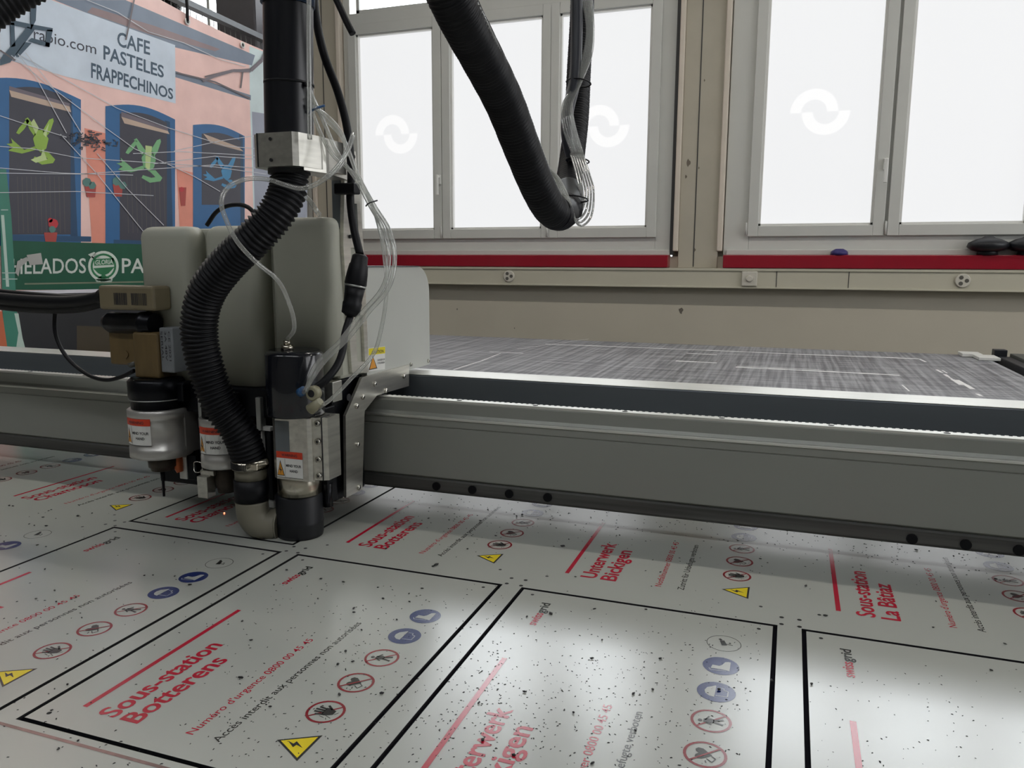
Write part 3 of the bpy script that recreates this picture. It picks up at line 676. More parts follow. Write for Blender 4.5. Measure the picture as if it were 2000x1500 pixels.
# yellow caution label on it
a = MB(); X = -.0036
def LQ(x0, y0, x1, y1, dx): return [on(x, y, 'X', X)+Vector((dx, 0, 0)) for x, y in ((x0, y0), (x1, y0-(x1-x0)*.11), (x1, y1-(x1-x0)*.11), (x0, y1))]
def Q(x, y): return on(x, y, 'X', X)
a.mi = 0; a.poly([Q(719, 680), Q(752, 676), Q(752, 721), Q(719, 726)])
a.mi = 1; a.poly([Q(720, 681)+Vector((.0002, 0, 0)), Q(752, 677)+Vector((.0002, 0, 0)), Q(752, 690)+Vector((.0002, 0, 0)), Q(720, 694)+Vector((.0002, 0, 0))])
a.mi = 2; a.poly([Q(*c)+Vector((.0002, 0, 0)) for c in ((722, 721), (735, 718), (728, 697))])
a.mi = 3; a.poly([Q(*c)+Vector((.0001, 0, 0)) for c in ((720, 723), (737, 719.5), (728, 694.5))])
def qt(body, x0, x1, yb, h, slope):
    text(a, body, lambda s, t: Q(x0+s*(x1-x0), yb-slope*s*(x1-x0)-t*h)+Vector((.0004, 0, 0)), .01)
qt('CAUTION', 726, 749, 691, 6, .12); qt('DANGER OF', 737, 751, 705, 3.6, .12); qt('COLLISION', 737, 751, 711, 3.6, .12)
a.build('caution_label', [M_label, M_lyel, M_lorg, M_ltxt], rc)
# steel blocks at the right of the third spindle
a = MB(); a.box(.004, .0055, .09, .12, .1, .101); a.bm.clear()
for zz in range(5): a.box(-.016, .001, .088-.0, .112, .112+zz*.0125, .122+zz*.0125, .001)
a.box(-.016, -.002, .094, .112, .11, .176); a.build('finned_block', M_alubr, car)
a = MB(); a.box(-.018, .0, .10, .125, .196, .226, .001); a.mi = 1; c = on(681, 776, 'X', .0005); a.cyl(c+Vector((-.001, 0, 0)), c+Vector((.0006, 0, 0)), .0055, n=14); a.build('stop_block', [M_alubr, M_hole], car)
a = MB(); a.box(-.03, -.006, .088, .114, .045, .19, .002); a.cyl((-.012, .095, .04), (-.012, .095, .075), .008, n=14); a.cyl((-.02, .085, .028), (-.02, .085, .06), .006, n=12); a.build('dark_strut', M_blkmetal, car)

# ------------------------------------------------------------------ spindles
def warning_label(parent, c, w, h, fn):
    """fn(u,v) -> surface point, u,v in metres from the label's lower left corner"""
    a = MB(); N = 8
    def strip(u0, u1, v0, v1, dz, mi):
        a.mi = mi
        for i in range(N):
            ua, ub = u0+(u1-u0)*i/N, u0+(u1-u0)*(i+1)/N; a.poly([fn(ua, v0, dz), fn(ub, v0, dz), fn(ub, v1, dz), fn(ua, v1, dz)])
    strip(0, w, 0, h, .0002, 0); strip(0, w, h*.74, h, .0004, 1)
    strip(w*.315, w*.325, h*.02, h*.72, .0004, 3); strip(0, w, -.0003, .0004, .0004, 3)
    a.mi = 3; a.poly([fn(w*.01, h*.06, .0004), fn(w*.30, h*.06, .0004), fn(w*.14, h*.66, .0004)])
    a.mi = 2; a.poly([fn(w*.035, h*.09, .0006), fn(w*.27, h*.09, .0006), fn(w*.14, h*.58, .0006)])
    a.mi = 3; a.poly([fn(w*.15, h*.45, .0007), fn(w*.09, h*.28, .0007), fn(w*.15, h*.26, .0007), fn(w*.12, h*.12, .0007), fn(w*.2, h*.3, .0007), fn(w*.14, h*.31, .0007)])
    text(a, 'WARNING', lambda s, t: fn(w*(.2+.6*s), h*(.81+.11*t), .0006), .01)
    text(a, 'MIND YOUR', lambda s, t: fn(w*(.36+.58*s), h*(.42+.10*t), .0006), .02)
    text(a, 'HAND', lambda s, t: fn(w*(.50+.30*s), h*(.22+.10*t), .0006), .02)
    return a.build('warning_label', [M_label, M_lred, M_lorg, M_ltxt], parent)
def round_spindle(lab, cx, cy, r, z0, z1, collet, blk):
    t = thing('router_spindle', lab, 'spindle', (cx, cy, z0), 'silver spindles on the router carriage')
    a = MB(); a.lathe((cx, cy, z0), (cx, cy, z1), [(0, r*.93), (.02, r), (.22, r), (.225, r*.985), (.8, r*.985), (.805, r), (.98, r), (1, r*.95)], 48)
    a.box(cx, cx+r, cy, cy+r*.95, z0+.004, z1-.004, .003); a.build('spindle_body', M_spindle, t)
    def fn(u, v, d):
        an = -math.pi/2-.62+u/r; return Vector((cx+(r+d)*math.cos(an), cy+(r+d)*math.sin(an), z0+.024+v))
    warning_label(t, None, .050, .041, fn)
    a = MB(); a.lathe((cx, cy, z0), (cx, cy, collet), [(0, r*.48), (.75, r*.46), (.8, r*.40), (1, r*.38)], 24); a.build('collet', mat('dark_collet', rgb(70, 62, 54), .45, .5, var=.3, scale=80), t)
    return t
s1 = round_spindle('leftmost silver spindle with thin bit, under the brown motor', -.299, .076, .046, .0985, .175, .074, 0)
a = MB(); a.lathe((-.301, .076, .074), (-.301, .076, .030), [(0, .0035), (.4, .0032), (.42, .0024), (1, .002)], 12); a.build('router_bit', M_blkmetal, s1)
a = MB(); a.lathe((-.299, .076, .175), (-.299, .076, .222), [(0, .040), (.3, .040), (.32, .042), (.36, .042), (.4, .043), (.9, .043), (1, .038)], 40); a.box(-.303, -.245, .07, .114, .186, .216, .003); a.build('top_housing', M_blkmetal, s1)
a = MB(); a.lathe((-.299, .076, .189), (-.299, .076, .1905), [(0, .0428), (1, .0428)], 40); a.build('silver_ring', M_alu, s1)
s2 = round_spindle('middle silver spindle half hidden behind the ribbed hose', -.180, .078, .0345, .0915, .168, .050, 0)
a = MB(); a.lathe((-.180, .078, .168), (-.180, .078, .205), [(0, .03), (1, .03)], 32); a.build('top_housing', M_blkmetal, s2)
# third spindle: split clamp block with motor above and dust shoe below
s3 = thing('router_spindle', 'rightmost spindle in a split silver clamp under a tall black motor', 'spindle', (-.043, .07, .067), 'silver spindles on the router carriage')
xa, xb, xc, xd = on(535, 850, 'Y', .050).x, on(600, 850, 'Y', .036).x, on(609, 850, 'Y', .046).x, on(639, 850, 'Y', .052).x
prof = [(xa, .085), (xa, .052), (xa+.006, .040), (xa+.013, .036), (xb, .036), (xb+.004, .041), (xc, .046), (xd-.006, .050), (xd, .054), (xd, .085)]
a = MB(); a.prism([(x, y, .0935) for x, y in prof], (0, 0, .09)); a.build('clamp_block', M_alubr, s3)
a = MB(); a.box(xd-.0075, xd-.0062, .0485, .07, .0935, .1845); a.build('clamp_slit', M_hole, s3)
for z in (.1005, .124, .150, .176):
    c = Vector((xc+.009, .0478, z)); a = MB(); a.cyl(c, c+Vector((-.0005, -.003, 0)), .0045, n=14); a.mi = 1; a.cyl(c+Vector((0, -.003, 0)), c+Vector((0, -.0034, 0)), .002, n=6); a.build('clamp_bolt', [M_screw, M_hole], s3)
a = MB(); a.box(xa+.013, xa+.036, .0352, .0365, .134, .178, .0003); a.build('window_plate', mat('dull_plate', rgb(104, 110, 114), .35, .3), s3)
warning_label(s3, None, .046, .038, lambda u, v, d: Vector((xa+.0135+u*.94, .0358-d, .0965+v)))
a = MB(); a.lathe((-.041, .068, .066), (-.041, .068, .0935), [(0, .031), (.9, .031), (1, .030)], 40); a.build('collet_ring', M_steel, s3)
a = MB(); a.lathe((-.0345, .058, .1845), (-.0345, .058, .277), [(0, .039), (.03, .0405), (.93, .0405), (.96, .0385), (1, .034)], 48)
a.mi = 1; a.lathe((-.040, .050, .277), (-.040, .050, .284), [(0, .009), (1, .008)], 16); a.lathe((-.040, .050, .284), (-.040, .050, .290), [(0, .005), (1, .005)], 12); a.build('motor_housing', [mat('motor_black', rgb(14, 17, 24), .22, .0, var=.1, coat=.4), M_steel], s3)
# dust shoe
ds = thing('dust_shoe', 'black cylindrical dust shoe standing on the sheet around the right spindle', 'dust shoe', (-.045, .072, .0004))
a = MB(); a.lathe((-.045, .072, .0004), (-.045, .072, .066), [(0, .0325), (.08, .0335), (.3, .034), (.33, .0348), (.36, .034), (.93, .034), (1, .031)], 48); a.build('shoe_sleeve', mat('shoe_black', rgb(10, 13, 20), .5, var=.2, scale=60, stretch=(3, 3, .4)), ds)
a = MB(); a.tube([(-.104, .040, .056), (-.104, .040, .048), (-.1035, .0405, .036), (-.098, .044, .023), (-.087, .051, .016), (-.078, .058, .016), (-.07, .06, .016)], .0235, n=28, step=.004)
for v in a.bm.verts: v.co.z = max(v.co.z, .0006)
a.build('elbow', M_elbow, ds)
a = MB(); a.lathe((-.104, .040, .056), (-.104, .040, .088), [(0, .0245), (1, .0245)], 32); a.build('rubber_collar', M_black, ds)
a = MB(); a.lathe((-.104, .040, .088), (-.104, .040, .108), [(0, .0225), (1, .0225)], 32); a.build('pipe_stub', M_elbow, ds)

# ------------------------------------------------------------------ extraction hose and pipe
def ribbed(pts, r, name, step=.0016, pitch=.0064, amp=.0022, n=20, mt=None, smooth_from=None):
    a = MB()
    def rf(L): return r+amp*math.sin(2*math.pi*L/pitch)
    a.tube(pts, r, n=n, step=step, rfun=rf)
    return a
HY = .012
hp = [on(566, 330, 'Y', .038), on(562, 372, 'Y', .032), on(543, 412, 'Y', .020), on(500, 462, 'Y', .006), on(445, 515, 'Y', -.002), on(402, 575, 'Y', -.006), on(389, 640, 'Y', -.006), on(400, 710, 'Y', .0), on(430, 790, 'Y', .012), on(466, 850, 'Y', .028), on(484, 892, 'Y', .038)]
hp[-1] = Vector((-.104, .040, .112)); hp[-2].x = -.108
hose = thing('ribbed_hose', 'thick black ribbed hose curving down in front of the beige covers', 'hose', hp[-1])
a = ribbed(hp, .0232, 'hose'); a.build('hose_body', M_black, hose)
# hose clamp
a = MB(); a.lathe((-.104, .040, .104), (-.104, .040, .116), [(0, .0262), (1, .0262)], 40); cl = a.build('hose_clamp', M_steel); tag(cl, 'steel worm-drive hose clamp around the lower end of the ribbed hose', 'hose clamp')
a = MB()
for i in range(18):
    an = -2.6+i*.085; a.box(-.0006, .0006, -.0004, .0004, -.0045, .0045, M=Matrix.Translation((-.104+.0264*math.cos(an), .040+.0264*math.sin(an), .110)) @ Matrix.Rotation(an-math.pi/2, 4, 'Z'))
a.build('band_slots', M_hole, cl)
a = MB(); c = Vector((-.084, .020, .114)); a.cyl(c+Vector((-.008, -.002, -.002)), c+Vector((.020, .006, .006)), .0045, n=12); a.box(c.x-.006, c.x+.010, c.y-.004, c.y+.006, c.z-.006, c.z+.003, .001); a.build('clamp_screw', M_steel, cl)
# vertical pipe
pt_ = on(562, -60, 'Y', .038)
hc = MB(); hc.tube([pt_+Vector((0, 0, -.01)), pt_+Vector((-.01, .01, .25)), pt_+Vector((-.1, .06, 1.0)), pt_+Vector((-.12, .1, 2.97-pt_.z))], .028, n=20, step=.0022, rfun=lambda L: .028+.0012*math.sin(2*math.pi*L/.0075))
UPH = hc; pb = on(566, 292, 'Y', .038)
pipe = thing('suction_pipe', 'vertical smooth black suction pipe with a blue band at its top', 'pipe', pb)
a = MB(); a.tube([pb+Vector((0, 0, -.02)), pb, pt_], .0315, n=36, step=.02); a.build('pipe_body', M_blackpipe, pipe); UPH.build('upper_hose', M_black, pipe)
c = pb.lerp(pt_, .37); a = MB(); ax = (pt_-pb).normalized(); a.tube([c-ax*.0015, c+ax*.0015], .0322, n=36); a.sm = True; a.cyl(c+Vector((.031, -.01, -.004)), c+Vector((.036, -.01, -.006)), .003, n=8); a.build('cable_tie', M_black, pipe)
c = on(562, 11, 'Y', .038); a = MB(); a.tube([c, c+Vector((.003, 0, .05))], .034, n=36); a.build('blue_band', M_navy, pipe)
a = MB(); c = on(565, 335, 'Y', .038); a.tube([c+Vector((0, 0, -.004)), c+Vector((0, 0, .018))], .0275, n=32); a.build('pipe_end_collar', M_black, pipe)
# pipe bracket
pbx = pb.x; zb0, zb1 = .520, .562
br = thing('pipe_bracket', 'silver clamp bracket holding the black suction pipe to the upright', 'bracket', (pbx, .04, zb0))
prof = [(pbx-.040, .045), (pbx-.036, .012), (pbx-.024, .003), (pbx+.028, .003), (pbx+.033, .010), (pbx+.040, .050), (pbx+.036, .12), (pbx-.02, .12), (pbx-.038, .075)]
a = MB(); a.prism([(x, y, zb0) for x, y in prof], (0, 0, zb1-zb0)); a.build('clamp_body', M_alubr, br)
a = MB(); a.prism([(x, y, zb0-.004) for x, y in [(pbx+.033, .02), (pbx+.041, .06), (.001, .178), (-.018, .178), (pbx+.0, .1)]], (0, 0, .044)); a.build('bracket_arm', M_alubr, br)
a = MB(); a.box(pbx-.0255, pbx-.0235, .0025, .006, zb0, zb1); a.build('split_line', M_hole, br)
for z in (zb0+.008, zb1-.008):
    a = MB(); a.cyl((pbx-.004, .0025, z), (pbx-.004, .0015, z), .0022, n=10); a.build('screw', M_hole, br)

# ------------------------------------------------------------------ drive motor on the left spindle
dm = thing('drive_motor', 'brown drive motor with barcode box above the leftmost spindle', 'motor', (-.31, .076, .2225))
a = MB(); a.box(-.322, -.275, .055, .10, .2225, .292, .003); a.build('motor_body', M_brown, dm)
a = MB(); a.box(-.2745, -.250, .06, .0915, .232, .30, .002); a.mi = 1
for k in range(3):
    text(a, ('SERIAL', '3A 48V', 'CE 2021')[k], lambda s, t, k=k: Vector((-.2715+.007*k+.004*t, .0598, .295-.045*s)), .01)
a.build('rating_plate', [mat('plate_grey', rgb(120, 124, 128), .4), M_ltxt], dm)
a = MB(); a.box(-.383, -.276, .055, .0915, .325, .362, .004); bx = a.build('encoder_box', mat('encoder_beige', rgb(122, 112, 88), .5, var=.08), dm)
a = MB(); x = -.338
random.seed(3)
for grp in range(2):
    xx = -.352+grp*.034
    while xx < -.327+grp*.034+.004*grp:
        w = random.choice((.0006, .001, .0018)); a.poly([(xx, .0546, .333), (xx+w, .0546, .333), (xx+w, .0546, .351), (xx, .0546, .351)]); xx += w+random.choice((.0006, .0012))
a.build('barcode', M_ltxt, bx)
a = MB(); a.lathe((-.388, .072, .304), (-.292, .072, .304), [(0, .012), (.1, .0165), (.75, .0165), (.76, .019), (.86, .019), (.87, .0165), (1, .0165)], 20); a.build('connector_plug', M_blkmetal, dm)
a = MB(); a.box(-.385, -.3225, .07, .11, .238, .292, .003); a.cyl((-.352, .0695, .255), (-.352, .068, .255), .006, n=12); a.build('gearbox', M_brown, dm)
a = MB(); a.cyl((-.349, .074, .2385), (-.336, .074, .242), .005, n=10); a.build('cable_gland', mat('gland_grey', rgb(90, 92, 88), .4), dm)
random.seed(11)
# cable bundle entering from the left
cb = thing('cable_bundle', 'thick bundle of black cables coming in from the left edge', 'cable bundle', (-.6, .08, .33))
for k in range(5):
    dy = [0, .012, -.010, .004, .0][k]; dz = [0, .007, .004, -.008, .013][k]
    a = MB(); a.tube([Vector((-.95, .10+dy, .345+dz)), Vector((-.75, .09+dy, .340+dz)), Vector((-.55, .08+dy, .331+dz)), Vector((-.44, .075+dy*.5, .333+dz*.7)), Vector((-.374, .072+dy*.3, .345+dz*.4))], .0095 if k < 4 else .004, n=10, step=.02)
    a.build('cable', M_black, cb)
a = MB(); a.lathe((-.395, .072, .343), (-.372, .072, .343), [(0, .013), (1, .016)], 16); a.build('grommet', M_black, cb)
def cable(name, lab, cat, pts, r, m_=None, step=.006, n=10, group=None):
    a = MB(); a.tube(pts, r, n=n, step=step); o = a.build(name, m_ or M_black); tag(o, lab, cat, group); return o
cable('black_cable', 'thin black cable hanging in a loop below the cable bundle', 'cable', [on(108, 600, 'Y', .09), on(108, 650, 'Y', .09), on(125, 690, 'Y', .088), on(165, 728, 'Y', .085), on(205, 742, 'Y', .08), on(240, 735, 'Y', .076), on(262, 724, 'Y', .074)], .0032)
cable('black_cable', 'thick black cable running down the slotted upright into the connector', 'cable', [Vector((-.06, .2, 2.97)), Vector((-.03, .15, 1.4)), on(611, -60, 'Y', .10), on(612, -20, 'Y', .10), on(618, 40, 'Y', .10), on(634, 110, 'Y', .10), on(660, 180, 'Y', .11), on(676, 240, 'Y', .115), on(684, 300, 'Y', .118), on(686, 350, 'Y', .12), on(684, 385, 'Y', .118), on(690, 440, 'Y', .112), on(703, 497, 'Y', .10)], .0058)
cable('black_cable', 'black cable leading from the connector down to the black motor', 'cable', [on(684, 618, 'Y', .085), on(674, 650, 'Y', .07), on(668, 690, 'Y', .05), on(655, 720, 'Y', .03), on(630, 748, 'Y', .012), on(606, 765, 'Y', .004)], .0052)
cable('black_cable', 'short black cable end in front of the window frame corner', 'cable', [Vector((-.1, .4, 2.97)), Vector((-.05, .33, 1.4)), on(620, -70, 'Y', .3), on(645, -25, 'Y', .3), on(662, 10, 'Y', .3), on(678, 45, 'Y', .3), on(689, 66, 'Y', .3)], .0055)
cable('black_cable', 'thin black cable arching up behind the beige covers', 'cable', [on(404, 440, 'Y', .15), on(425, 412, 'Y', .15), on(455, 400, 'Y', .15), on(485, 405, 'Y', .15), on(505, 428, 'Y', .15)], .0034)
# inline connector
pA, pB = on(704, 497, 'Y', .10), on(684, 618, 'Y', .085)
cn = thing('inline_connector', 'thick black inline plug connector beside the slotted upright', 'connector', pB)
d = pB-pA
a = MB(); a.lathe(pA, pA+d*.5, [(0, .008), (.06, .011), (.3, .0118), (.34, .013), (.6, .0145), (.95, .0155), (1, .0145)], 24); a.build('plug', M_black, cn)
a = MB(); a.lathe(pA+d*.5, pA+d*.53, [(0, .0152), (1, .0152)], 24); a.build('silver_ring', M_alu, cn)
a = MB(); a.lathe(pA+d*.53, pB, [(0, .0142), (.3, .013), (.5, .0125), (.55, .0135), (.9, .0128), (.95, .009), (1, .007)], 24); a.build('socket', M_black, cn)
c = on(678, 369, 'Y', .112); a = MB(); a.box(c.x-.0165, c.x+.0165, .103, .121, c.z-.0075, c.z+.0075, .002); tag(a.build('cable_clip', M_black), 'black cable clip across the upright just below the pipe bracket', 'clip')
# clear tubes
def tubes(lab, pts, r=.0026, group=None):
    a = MB(); a.tube(pts, r, n=10, step=.006); o = a.build('clear_tube', M_tube); tag(o, lab, 'tube', group); return o
Yt = .02
tubes('clear tube looping left over the ribbed hose to the black motor', [on(690, 262, 'Y', .05), on(676, 300, 'Y', .03), on(640, 345, 'Y', .01), on(592, 368, 'Y', .0), on(560, 362, 'Y', -.001), on(520, 350, 'Y', -.004), on(480, 350, 'Y', -.02), on(445, 366, 'Y', -.035), on(432, 395, 'Y', -.045), on(442, 430, 'Y', -.047), on(462, 470, 'Y', -.045), on(500, 512, 'Y', -.03), on(540, 545, 'Y', -.005), on(560, 580, 'Y', .015), on(575, 640, 'Y', .035), Vector((-.040, .050, .291))], .0030)
G4 = 'clear tubes running beside the pipe and down to the black motor'
tubes('clear tube from the pipe curving widest right beside the connector', [on(603, 170, 'Y', .03), on(622, 215, 'Y', .045), on(668, 268, 'Y', .07), on(700, 345, 'Y', .09), on(730, 400, 'Y', .08), on(760, 450, 'Y', .06), on(771, 500, 'Y', .045), on(760, 560, 'Y', .03), on(720, 610, 'Y', .02), on(680, 660, 'Y', .01), on(630, 710, 'Y', -.002), on(592, 768, 'Y', -.006)], .0030, G4)
tubes('second clear tube just inside the widest one', [on(604, 178, 'Y', .035), on(630, 232, 'Y', .05), on(660, 300, 'Y', .07), on(695, 350, 'Y', .08), on(722, 400, 'Y', .07), on(750, 452, 'Y', .05), on(760, 500, 'Y', .035), on(748, 560, 'Y', .025), on(706, 612, 'Y', .015), on(662, 668, 'Y', .005), on(612, 720, 'Y', -.004), on(598, 766, 'Y', -.008)], .0028, G4)
tubes('third clear tube running straight beside the connector', [on(603, 190, 'Y', .03), on(618, 240, 'Y', .045), on(648, 300, 'Y', .06), on(696, 345, 'Y', .09), on(724, 396, 'Y', .085), on(742, 450, 'Y', .06), on(752, 510, 'Y', .05), on(755, 570, 'Y', .045), on(745, 640, 'Y', .04), on(730, 690, 'Y', .035), on(690, 735, 'Y', .015), on(640, 785, 'Y', .0), on(622, 796, 'Y', .0)], .0026, G4)
tubes('clear tube arching over the cable tie to the right of the pipe', [on(604, 205, 'Y', .03), on(640, 228, 'Y', .04), on(668, 262, 'Y', .05), on(675, 290, 'Y', .05), on(668, 320, 'Y', .04), on(640, 345, 'Y', .02)], .0026, G4)
tubes('clear tube rising straight up along the right side of the pipe', [Vector((-.03, .05, 2.97)), Vector((.0, .02, 1.3)), on(603, -30, 'Y', .012), on(603, 60, 'Y', .010), on(604, 170, 'Y', .010), on(605, 272, 'Y', .008)], .0030, G4)
tubes('short clear tube poking up behind the bracket to the right', [on(590, 380, 'Y', .10), on(605, 392, 'Y', .10), on(618, 412, 'Y', .10), on(624, 420, 'Y', .11)], .0034, G4)
c = on(619, 219, 'Y', .045); a = MB(); a.tube([c+Vector((-.011, -.004, -.006)), c+Vector((0, -.012, 0)), c+Vector((.014, -.003, .007))], .0016, n=8, step=.003); tag(a.build('cable_tie', M_blue), 'dark blue cable tie around the clear tubes beside the pipe', 'cable tie')
c = on(728, 398, 'Y', .076); a = MB(); a.tube([c+Vector((-.008, -.004, -.003)), c+Vector((0, -.010, 0)), c+Vector((.009, -.003, .004))], .001, n=8, step=.003); tag(a.build('cable_tie', M_ltxt), 'dark cable tie around the clear tubes right of the cable clip', 'cable tie')
# fittings
t = thing('tube_fitting', 'round clear push-in fitting with blue sleeve on the black motor', 'fitting', on(600, 770, 'Y', .0))
c = on(598, 768, 'Y', -.002); a = MB(); a.cyl(c+Vector((-.010, 0, .0)), c+Vector((-.002, -.002, .004)), .006, n=14); a.build('blue_sleeve', M_blue, t)
c = on(611, 768, 'Y', -.001); a = MB(); a.lathe(c+Vector((0, .006, 0)), c+Vector((0, -.004, 0)), [(0, .010), (.8, .010), (1, .008)], 20); a.mi = 1; a.cyl(c+Vector((0, -.0041, 0)), c+Vector((0, -.0045, 0)), .005, n=12); a.build('fitting_body', [M_cream, M_hole], t)
a = MB(); a.cyl(on(606, 800, 'Y', .0), on(626, 784, 'Y', .0), .0075, .006, n=14); tag(a.build('tube_fitting', M_cream), 'cream push-in fitting just above the silver clamp block', 'fitting')

# ------------------------------------------------------------------ small parts under the carriage
t = thing('copper_nozzle', 'small copper cone nozzle to the right of the leftmost spindle', 'nozzle', on(350, 922, 'Y', .09))
a = MB(); a.cyl(on(340, 884, 'Y', .09), on(352, 922, 'Y', .09), .013, .005, n=20); a.build('cone', M_copper, t)
t = thing('sensor_bracket', 'white and black angle bracket between the left and middle spindles', 'bracket', on(365, 935, 'Y', .09))
c0, c1 = on(353, 890, 'Y', .10), on(370, 935, 'Y', .10); a = MB(); a.box(c0.x, c1.x, .095, .110, c1.z, c0.z, .001); a.build('white_plate', M_bead, t)
c0, c1 = on(371, 886, 'Y', .10), on(391, 936, 'Y', .10); a = MB(); a.box(c0.x, c1.x, .092, .112, c1.z, c0.z, .001); a.build('black_plate', M_blkmetal, t)
t = thing('probe_block', 'small silver block with wire ring left of the middle spindle', 'block', on(398, 976, 'Y', .05))
c0, c1 = on(384, 930, 'Y', .05), on(404, 974, 'Y', .05); a = MB(); a.box(c0.x, c1.x+.002, .05, .068, c1.z, c0.z, .001); a.box(c0.x, c1.x+.008, .058, .075, c0.z, c0.z+.008, .001); a.build('block_body', M_alubr, t)
a = MB(); c = on(386, 912, 'Y', .055); a.tube([c+Vector((.0085*math.cos(i*.3927), .002*math.sin(i), .0085*math.sin(i*.3927))) for i in range(17)], .0008, n=6); a.build('wire_ring', M_screw, t)
t = thing('linear_guide', 'tall narrow guide rail with pale frame left of the right spindle', 'guide', on(522, 1000, 'Y', .08))
def gp(x, y): return on(x, y, 'Y', .088)
a = MB()
for (x0, y0, x1, y1) in ((514, 831, 533, 841), (514, 841, 522, 978), (518, 976, 540, 990)):
    q0, q1 = gp(x0, y0), gp(x1, y1); a.box(q0.x, q1.x, .082, .090, q1.z, q0.z, .0006)
a.build('pale_frame', M_bead, t)
q0, q1 = gp(523, 841), gp(538, 976); a = MB(); a.box(q0.x, q1.x, .084, .10, q1.z, q0.z, .001); a.build('slider', M_blkmetal, t)
a = MB(); c = on(438, 1002, 'Z', .0008); a.lathe(c, c+Vector((0, 0, .0006)), [(0, .0013), (1, .001)], 10); tag(a.build('laser_dot', M_laser), 'tiny glowing red laser dot on the Chamoson sign', 'laser dot')

# ------------------------------------------------------------------ overhead hose loop
def pd(l): return [at(*q) for q in l]
lp = [Vector((.02, -.25, 2.97)), Vector((.06, -.15, 1.9)), Vector((.14, -.03, 1.05))]+pd([(858, -60, .95), (893, 20, .99), (940, 110, 1.07), (985, 200, 1.16), (1020, 290, 1.24), (1052, 368, 1.31), (1072, 404, 1.35), (1090, 418, 1.39), (1108, 408, 1.44)])
hl = thing('overhead_hose', 'big black ribbed hose hanging in a V in front of the windows', 'hose', lp[-1])
a = ribbed(lp, .0285, 'h', step=.0016, pitch=.0062, amp=.0014, n=24); a.build('descending_part', M_black, hl)
up = pd([(1106, 404, 1.46), (1108, 386, 1.54), (1111, 355, 1.62), (1117, 310, 1.68), (1126, 230, 1.72), (1131, 130, 1.75), (1136, 40, 1.77), (1139, -60, 1.79)])+[Vector((.11, 1.06, 1.5)), Vector((.09, 1.1, 2.97))]
a = ribbed(up, .0262, 'h', step=.0018, pitch=.0062, amp=.0011, n=22); a.build('rising_part', M_black, hl)
a = MB(); a.tube(pd([(1084, 415, 1.375), (1098, 415, 1.41), (1110, 400, 1.48), (1110, 375, 1.56)]), .0295, n=28, step=.006); a.build('smooth_sleeve', M_black, hl)
bun = thing('tube_bundle', 'bundle of clear tubes tied along the overhead hose loop', 'tube bundle', at(1130, 430, 1.5))
for k in range(6):
    o = (k-2.5)
    a = MB(); a.tube([Vector((.05+o*.005, -.2, 2.97)), Vector((.15+o*.005, -.02, 1.1))]+pd([(905+o*3, -40, .96), (950+o*3, 60, 1.02), (985+o*2, 130, 1.10), (1016+o, 222, 1.19), (1050+o*2, 310, 1.27), (1085+o*3, 350, 1.33), (1100+o*4, 385, 1.36), (1122+o*3, 424+o*6, 1.40), (1140+o*5, 412+o*6, 1.44), (1146+o*5.5, 378, 1.48), (1138+o*5, 338, 1.54), (1126+o*4.5, 300, 1.6)]), .0021, n=8, step=.01); a.build('clear_tube', M_tube, bun)
for k in range(6):
    o = (k-2.5)
    a = MB(); a.tube(pd([(1128+o*4, 300, 1.6), (1112+o*4.5, 250, 1.61), (1108+o*3.5, 205, 1.62), (1128+o*2, 165, 1.64), (1147+o*3, 110, 1.65), (1153+o*2.6, 60, 1.66), (1145+o*3.5, -20, 1.68)])+[Vector((.12+o*.005, 1.0, 1.5)), Vector((.1+o*.005, 1.04, 2.97))], .0023, n=8, step=.01); a.build('clear_tube', M_tube, bun)
a = MB(); a.tube([Vector((.07, 1.0, 2.97)), Vector((.09, .97, 1.5))]+pd([(1126, -40, 1.66), (1126, 80, 1.66), (1122, 160, 1.65), (1108, 225, 1.63), (1108, 270, 1.62), (1118, 310, 1.62)]), .0125, n=16, step=.01); a.build('grey_sleeve', mat('grey_sleeve', rgb(36, 39, 48), .4), bun)
for (x, y, d_, r_) in ((1130, 162, 1.66, .026), (1128, 314, 1.62, .024), (1120, 388, 1.41, .026)):
    c = at(x, y, d_); a = MB(); a.tube([c+(RGT*math.cos(i*.3927)*1.0+FWD*math.sin(i*.3927)*.9+UPV*-.12*math.cos(i*.3927))*r_ for i in range(17)], .0016, n=6); a.build('cable_tie', M_black, bun)
# second ribbed hose crossing the top left corner
tl = pd([(-900, 500, .72), (-300, 180, .74), (-60, 30, .75), (0, -12, .76), (60, -48, .77), (140, -90, .78), (300, -300, .8)])+[Vector((-.3, -.1, 1.9)), Vector((-.3, -.1, 2.97))]
a = ribbed(tl, .0235, 'h', pitch=.0062, amp=.0012); tag(a.build('ribbed_hose', M_black), 'dark ribbed hose cutting across the top left corner', 'hose')

